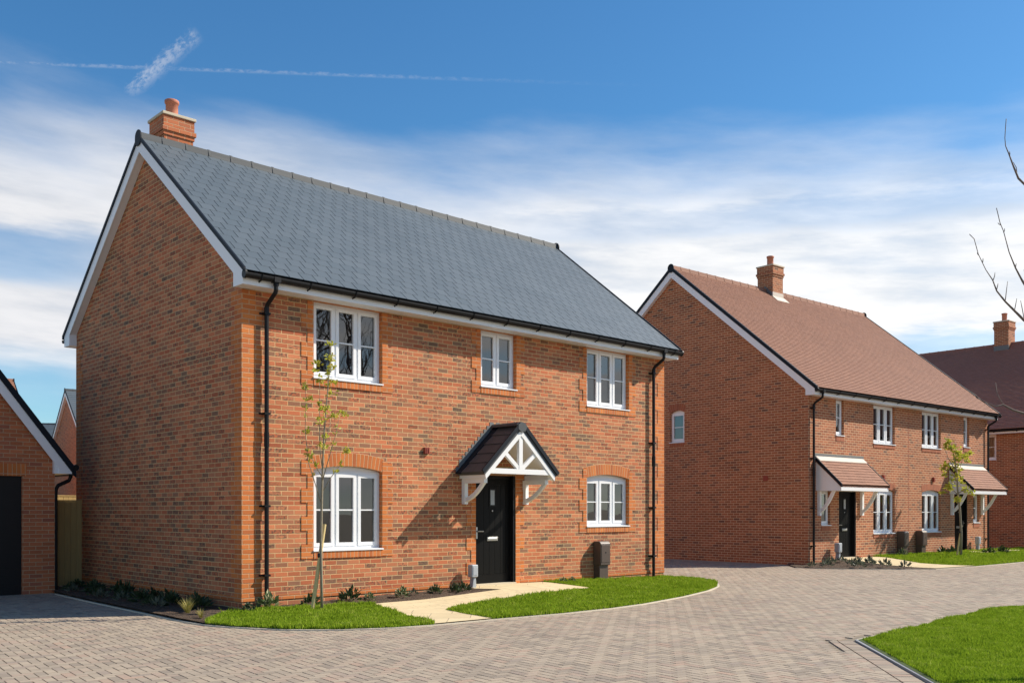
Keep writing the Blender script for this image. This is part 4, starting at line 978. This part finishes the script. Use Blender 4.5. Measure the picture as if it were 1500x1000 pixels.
# bare young tree on the front lawn; trunk just outside the frame, twigs reach in
YT = 9.0; bt_ = Vector((5.85, YT, .02))
def pR(x, y, dy=0.): return px(x, y, YT)+Vector((0, dy, 0))-bt_
T = tag(empty('bare_tree', bt_), 'bare tree at the right edge whose leafless twigs reach into the sky', 'tree')
tr = [Vector((0, 0, -.05)), Vector((.02, 0, 1.0)), Vector((.0, .02, 2.0)), Vector((-.03, .03, 3.0)), Vector((-.02, .0, 4.0)), Vector((.03, -.02, 5.0)), Vector((.05, 0, 6.0)), Vector((.1, 0, 6.8))]
m = MB(); m.tube(tr, [.075, .062, .055, .046, .036, .026, .015, .005], 10); m.build('trunk', 'barkdark', T, smooth=True)
B1 = [tr[3]+Vector((0, 0, -.2)), pR(1600, 520, .05), pR(1540, 492, .0), pR(1500, 469), pR(1486, 455), pR(1472, 441), pR(1460, 426), pR(1454, 410), pR(1444, 395), pR(1433, 372), pR(1427, 350), pR(1420, 343)]
B2 = [tr[3]+Vector((0, 0, .2)), pR(1590, 510, -.2), pR(1530, 474, -.2), pR(1500, 448, -.2), pR(1480, 421, -.22), pR(1468, 402, -.24), pR(1458, 380, -.25), pR(1450, 350, -.25), pR(1445, 338, -.25), pR(1440, 317, -.25)]
B3 = [tr[4], pR(1590, 330, .1), pR(1530, 285, .1), pR(1500, 256, .1), pR(1493, 239, .1), pR(1486, 220, .1), pR(1481, 208, .1), pR(1480, 196, .1), pR(1481, 180, .1), pR(1482, 168, .1)]
B4 = [tr[2], pR(1590, 640, .2), pR(1530, 606, .2), pR(1500, 597, .2), pR(1485.6, 589, .2), pR(1474, 591.5, .2), pR(1460, 586, .2), pR(1449, 580, .2), pR(1443, 573, .2), pR(1435, 568, .2)]
B5 = [pR(1486, 590, .2), pR(1482, 580, .22), pR(1479, 570, .24), pR(1478, 555, .25)]
tw = [[pR(1472.5, 441), pR(1474, 428), pR(1476, 412)], [pR(1481, 422, -.22), pR(1485, 412, -.22), pR(1488, 402, -.22)], [pR(1486, 455), pR(1488, 445), pR(1489.5, 437)], [pR(1505, 452, -.2), pR(1496, 430, -.15), pR(1492, 415, -.15), pR(1487.5, 401, -.15)], [pR(1500, 466), pR(1497, 450), pR(1495, 440)],
      [pR(1455, 410), pR(1457, 404), pR(1457.5, 399)], [pR(1460, 424), pR(1461.5, 418), pR(1462, 415)], [pR(1439.5, 384), pR(1440, 380), pR(1440, 378)], [pR(1434, 374), pR(1432, 372), pR(1431.5, 370)], [pR(1450, 352, -.25), pR(1451.5, 349, -.25), pR(1451.5, 346, -.25)], [pR(1446, 341, -.25), pR(1443.5, 340, -.25), pR(1442, 338, -.25)], [pR(1468, 401, -.24), pR(1468.5, 398, -.24), pR(1469, 395, -.24)], [pR(1498, 250, .1), pR(1497, 240, .1), pR(1492.5, 232, .1)], [pR(1487, 222, .1), pR(1487.5, 219, .1), pR(1487, 216, .1)], [pR(1449, 580, .2), pR(1446, 579, .2), pR(1444.5, 577.5, .2)]]
m = MB()
for b, r0 in ((B1, .019), (B2, .019), (B3, .017), (B4, .017), (B5, .005)):
    m.tube(b, list(np.linspace(r0, .0035, len(b))**1.0 if False else [max(.0035, r0*(1-i/(len(b)-1))**1.3) for i in range(len(b))]), 7)
for b in tw: m.tube(b, [.0042, .0035, .0022], 6) if len(b) == 3 else m.tube(b, [.007, .006, .005, .003], 6)
# the unseen rest of the crown, grown out at random on the far side
for i in range(26):
    z = random.uniform(1.9, 5.8); a = random.uniform(-2.0, 2.0); k = np.interp(z, [0, 1, 2, 3, 4, 5, 6], [.06]*7)
    p = Vector((.0, 0, z)); L_ = random.uniform(.8, 1.7)*(1.15-z/9); pts = [p]; d = Vector((math.cos(a), math.sin(a), .55)).normalized()
    for s_ in range(5): d = (d+Vector((random.uniform(-.2, .2), random.uniform(-.2, .2), .18))).normalized(); pts.append(pts[-1]+d*L_/5)
    m.tube(pts, list(np.linspace(.018, .003, 6)), 6)
    for s_ in range(2, 5):
        dd = (d+rdir(.2)*.8).normalized(); m.tube([pts[s_], pts[s_]+dd*.18, pts[s_]+dd*.34+Vector((0, 0, .06))], [.005, .004, .002], 5)
m.build('branches', 'barkdark', T, smooth=True)

# two tall bare trees off to the right, mirrored in the upper windows
def big_tree(loc, h, seed, label):
    rr = random.Random(seed); o = tag(empty('bare_tree', loc), label, 'tree'); m = MB(); m.tube([(0, 0, -.1), (.1, 0, h*.3), (.0, .1, h*.6), (.1, 0, h)], [.26, .2, .12, .02], 8); m.build('trunk', 'barkdark', o, smooth=True)
    m = MB()
    def grow(p, d, L_, r_, lev):
        pts = [p]
        for k in range(4): d = (d+Vector((rr.uniform(-.3, .3), rr.uniform(-.3, .3), rr.uniform(-.05, .25)))).normalized(); pts.append(pts[-1]+d*L_/4)
        m.tube(pts, list(np.linspace(r_, r_*.35, 5)), 5, caps=False)
        if lev:
            for k in range(5):
                q = pts[rr.randint(1, 4)]; a = rr.uniform(0, 6.28); e = Vector((math.cos(a), math.sin(a), rr.uniform(-.2, .7))); grow(q, (d+e*.9).normalized(), L_*rr.uniform(.45, .65), r_*.5, lev-1)
    for i in range(15):
        z = h*rr.uniform(.18, .92); a = i*2.4; grow(Vector((0, 0, z)), Vector((math.cos(a), math.sin(a), .6)).normalized(), h*.36*(1.15-z/h*.7), .075, 2)
    m.build('branches', 'barkdark', o)
big_tree((27, 9.5, 0), 13., 3, 'tall bare tree beyond the right edge, seen mirrored in the upper windows')
big_tree((33, 4.0, 0), 15., 5, 'taller bare tree farther off to the right, seen mirrored in the windows')

# ---- bed plants
def plant_mesh(kind):
    m = MB()
    if kind == 'dark':
        for _ in range(90):
            d = rdir(.45); p = Vector((d.x*.16, d.y*.16, max(.01, d.z*.12+.06)))*random.uniform(.3, 1); add_leaf(m, p, d+Vector((0, 0, .4)), random.uniform(.07, .14), .045)
    elif kind == 'var':
        for _ in range(95):
            d = rdir(.5); p = Vector((d.x*.13, d.y*.13, max(.02, d.z*.13+.05)))*random.uniform(.4, 1.05); add_leaf(m, p, d+Vector((0, 0, .3)), random.uniform(.06, .12), .055)
    elif kind == 'grass':
        for _ in range(130):
            a = random.uniform(0, 2*math.pi); L_ = random.uniform(.18, .36); l = random.uniform(.15, .9); d = Vector((math.cos(a)*l, math.sin(a)*l, 1)).normalized(); s_ = Vector((-math.sin(a), math.cos(a), 0))*.003
            p = Vector((random.uniform(-.03, .03), random.uniform(-.03, .03), 0)); q1 = p+d*L_*.6; q2 = p+d*L_*.95+Vector((d.x, d.y, 0))*L_*.25
            m.face([p-s_, p+s_, q1+s_, q1-s_]); m.face([q1-s_, q1+s_, q2])
    else:
        for _ in range(45):
            d = rdir(.6); p = Vector((d.x*.08, d.y*.08, abs(d.z)*.06+.02)); add_leaf(m, p, d+Vector((0, 0, .5)), random.uniform(.06, .13), .03)
    return m
protos = {}
def plant(kind, name, label, cat, group, wpos, s):
    mats = dict(dark='leafdark', var='leafvar', grass='leafgold', grey='leafgrey')
    if kind not in protos: o = plant_mesh(kind).build(name, mats[kind]); protos[kind] = o
    else: o = protos[kind].copy(); o.name = name; C.objects.link(o)
    for k in list(o.keys()):
        if k in ('label', 'category', 'group'): del o[k]
    o.location = wpos; o.rotation_euler = (0, 0, random.uniform(0, 6.28)); s *= .8; o.scale = (s, s, s*random.uniform(.8, 1.05)); tag(o, label, cat, group)
def pA(u, y): v = FA @ Vector((u, y, 0)); return (v.x, v.y, gzA(u, y)-.005)
def pB(u, y): v = FB @ Vector((u, y, 0)); return (v.x, v.y, gzB(u, y)-.005)
for u, y in ((-.28, 6.2), (-.6, 5.6), (-.3, 5.2), (-.55, 4.7), (-.25, 4.2), (-.7, 4.0), (-.35, 3.5), (-.6, 3.1), (-.25, 2.6), (-.65, 2.3), (-.3, 1.9), (-.45, 1.35), (-.7, 1.6), (-.22, 1.0), (-.4, .55)):
    plant('dark', 'shrub', 'low dark-leaved shrub in the shaded bed along the gable wall', 'shrub', 'shrubs along the gable wall', pA(u+random.uniform(-.06, .06), y), random.uniform(.85, 1.35))
for u, y in ((-.75, 5.1), (-.85, 3.5), (-.8, 2.6), (-.85, 1.1)):
    plant('grey', 'bedding_plant', 'small grey-green plant at the kerb side of the shaded bed', 'plant', 'small plants in the shaded bed', pA(u, y), random.uniform(1., 1.5))
plant('grass', 'ornamental_grass', 'sunlit golden tuft of ornamental grass in front of the gable bed', 'grass tuft', None, pA(-.82, .10), 1.0)
plant('grass', 'ornamental_grass', 'smaller golden grass tuft near the kerb by the house corner', 'grass tuft', None, pA(-.92, -.55), .6)
plant('var', 'shrub', 'cream-edged variegated shrub at the foot of the left downpipe', 'shrub', None, pA(.30, -.28), 1.25)
plant('var', 'shrub', 'small variegated shrub at the corner of the detached house', 'shrub', None, pA(-.12, -.42), .8)
plant('dark', 'shrub', 'dark-leaved shrub left of the sapling, below the window', 'shrub', None, pA(1.02, -.3), 1.05)
plant('dark', 'shrub', 'dark-leaved shrub just right of the sapling, below the window', 'shrub', None, pA(1.72, -.35), 1.15)
plant('var', 'shrub', 'variegated shrub right of the two below the ground-floor window', 'shrub', None, pA(2.05, -.42), .75)
for u, y, k in ((2.65, -.5, 'var'), (3.0, -.35, 'grey')): plant(k, 'bedding_plant', 'pale small plant in the bed between window and path' if k == 'var' else 'grey-green small plant in the bed between window and path', 'plant', None, pA(u, y), .9)
for u, y in ((3.45, -.4), (3.85, -.45), (4.12, -.35)): plant('dark', 'shrub', 'small dark shrub in the bed left of the grey utility post', 'shrub', 'shrubs left of the front door', pA(u, y), random.uniform(.75, 1.))
for u, y in ((6.75, -.3), (7.1, -.22)): plant('var', 'bedding_plant', 'small flowering plant between front door and brown cabinet', 'plant', 'plants right of the front door', pA(u, y), .6)
for u, y in ((.1, -.5), (.5, -.4), (.9, -.5), (1.1, -.9), (.2, -1.2), (-.5, -.9), (.7, -1.5), (.4, -2.1), (-.9, -.7), (-.2, -1.7), (1.0, -1.3), (.55, -2.6)):
    plant('grey', 'bedding_plant', 'small grey-green plant in the soil bed before the nearer porch', 'plant', 'plants in the bed of the semi-detached pair', pB(u, y), random.uniform(1.2, 1.9))
for u, y in ((7.6, -.25), (8.2, -.3), (9.2, -1.05), (10.3, -1.05)): plant('dark', 'shrub', 'small shrub against the wall behind the far lawn', 'shrub', 'shrubs behind the far lawn', pB(u, y), 1.4)
plant('var', 'shrub', 'yellow-green plant at the foot of the left brown cabinet of the pair', 'shrub', None, pB(4.7, -.35), 1.2)

# ================================================================== light, sky, camera
dA1 = Vector((math.cos(THA), math.sin(THA), 0)); dA2 = Vector((-dA1.y, dA1.x, 0))
sun_dir = (dA1*1.76-dA2*1.0+Vector((0, 0, 1.64))).normalized()
el = math.asin(sun_dir.z); az = math.atan2(sun_dir.x, sun_dir.y)
ld = bpy.data.lights.new('sun', 'SUN'); ld.energy = 5.0; ld.angle = R(.5); ld.color = (1, .905, .77)
lo = bpy.data.objects.new('sun', ld); C.objects.link(lo); lo.rotation_euler = sun_dir.to_track_quat('Z', 'Y').to_euler(); lo.location = (20, 5, 30)

wd = bpy.data.worlds.new('World'); S.world = wd; wd.use_nodes = True
class WT(NT):
    def __init__(s, w): s.t = w.node_tree; s.n = s.t.nodes; s.l = s.t.links; s.n.clear(); s.out = s.n.new('ShaderNodeOutputWorld')
t = WT(wd)
sky = t.node('ShaderNodeTexSky', sky_type='NISHITA', sun_disc=False, sun_elevation=el, sun_rotation=az, altitude=100, air_density=1.0, dust_density=.4, ozone_density=2.5)
gen = t.node('ShaderNodeTexCoord').outputs['Generated']; sp = t.node('ShaderNodeSeparateXYZ'); t.put(sp.inputs[0], gen)
azn = t.math('ARCTAN2', sp.outputs[0], sp.outputs[1]); eln = t.math('ARCSINE', sp.outputs[2])
bal = t.node('ShaderNodeHueSaturation'); bal.inputs['Saturation'].default_value = 1.2; bal.inputs['Value'].default_value = .098; t.put(bal.inputs['Color'], sky.outputs[0])
base = t.mix(1., bal.outputs[0], (.74, 1.03, 1.10), 'MULTIPLY')
n1 = t.noise(t.comb(t.math('MULTIPLY', azn, 2.2), t.math('MULTIPLY', t.math('ADD', eln, t.math('MULTIPLY', azn, .10)), 9.), 3.1), 1.6, 6, .55)
n2 = t.noise(t.comb(t.math('MULTIPLY', azn, 5.), t.math('MULTIPLY', t.math('ADD', eln, t.math('MULTIPLY', azn, .06)), 26.), 7.7), 1.3, 5, .6)
n3 = t.noise(t.comb(t.math('MULTIPLY', azn, 1.6), t.math('MULTIPLY', eln, 4.), 1.3), 1.2, 3, .5)
edge = t.math('ADD', eln, t.math('ADD', t.math('MULTIPLY', t.math('SUBTRACT', n1, .5), .12), t.math('MULTIPLY', t.math('SUBTRACT', n3, .5), .10)))
edge = t.math('ADD', edge, t.math('MULTIPLY', t.math('MAXIMUM', azn, 0.), .06))
top = t.smooth(edge, .285, .395, 1., 0.)
low = t.smooth(edge, .06, .17, .6, 1.)
tex = t.smooth(t.math('ADD', t.math('MULTIPLY', n1, .7), t.math('MULTIPLY', n2, .3)), .30, .54, .74, 1.)
def gap(a0, a1, e0, ew, k):
    ee = t.math('ABSOLUTE', t.math('SUBTRACT', t.math('ADD', eln, t.math('MULTIPLY', t.math('SUBTRACT', n2, .5), .05)), e0))
    return t.math('MULTIPLY', t.math('MULTIPLY', t.smooth(azn, a0, a1), t.smooth(ee, ew*.3, ew, 1., 0.)), k)
gaps = t.math('ADD', t.math('ADD', gap(-.33, -.46, .232, .035, .6), gap(-.36, -.45, .105, .055, .75)), t.math('ADD', gap(.30, .42, .155, .02, .5), gap(-.10, .05, .285, .02, .25)))
tex = t.math('MULTIPLY', tex, t.math('SUBTRACT', 1., gaps, clamp=True))
dens = t.math('MULTIPLY', t.math('MULTIPLY', top, low), tex)
# two contrails on great circles
def contrail(pa, pb, width, strength, seed, ext=(0., 1.), fade=.05):
    d = lambda p: Vector(((p[0]-750)/F_, 1, (H_-p[1])/F_)).normalized()
    a, b = d(pa), d(pb); nrm = a.cross(b).normalized(); tn = nrm.cross(a).normalized(); ang = a.angle(b)
    def dot(v):
        o = t.node('ShaderNodeVectorMath', operation='DOT_PRODUCT'); t.put(o.inputs[0], gen); o.inputs[1].default_value = v; return o.outputs['Value']
    s_ = t.math('ARCTAN2', dot(tn), dot(a)); off = dot(nrm)
    ns = t.noise(t.comb(t.math('MULTIPLY', s_, 90.), t.math('MULTIPLY', off, 160.), seed), 1.6, 4, .65)
    o2 = t.math('ABSOLUTE', t.math('ADD', off, t.math('MULTIPLY', t.math('SUBTRACT', ns, .5), width*1.3)))
    m_ = t.smooth(o2, width*.1, width, 1., 0.)
    m_ = t.math('MULTIPLY', m_, t.smooth(s_, -.012, .012)); m_ = t.math('MULTIPLY', m_, t.smooth(s_, ang*(1-fade), ang, 1., 0.))
    return t.math('MULTIPLY', t.math('MULTIPLY', m_, t.smooth(ns, .36, .66, .12, 1.)), strength)
c1 = contrail((192, 135), (294, 46), .0095, .34, 2.2, fade=.12)
c2 = contrail((-900, 60), (1010, 128), .0024, .19, 5.1, fade=.45)
dens = t.math('MAXIMUM', dens, t.math('MAXIMUM', c1, c2))
cloud = t.mix(t.smooth(t.math('ADD', t.math('MULTIPLY', n2, .5), t.math('MULTIPLY', n1, .5)), .36, .62), (.58, .61, .65), (.80, .80, .80))
cloud = t.mix(t.smooth(azn, -.5, .5), t.mix(1., cloud, (.82, .82, .84), 'MULTIPLY'), cloud)
fin = t.mix(dens, base, cloud)
bg = t.node('ShaderNodeBackground'); t.put(bg.inputs[0], fin); bg.inputs[1].default_value = 1.0; t.l.new(bg.outputs[0], t.out.inputs[0])

cam = bpy.data.cameras.new('camera'); co = bpy.data.objects.new('camera', cam); C.objects.link(co)
co.location = (0, 0, HC); co.rotation_euler = (R(90), 0, 0); cam.sensor_width = 36; cam.lens = F_/1500*36; cam.shift_y = (H_-500)/1500; cam.clip_end = 3000
S.camera = co
S.view_settings.view_transform = 'Standard'; S.view_settings.look = 'None'; S.view_settings.gamma = 1; S.view_settings.use_curve_mapping = False; S.view_settings.exposure = .45
S.cycles.max_bounces = 6; S.cycles.transparent_max_bounces = 8
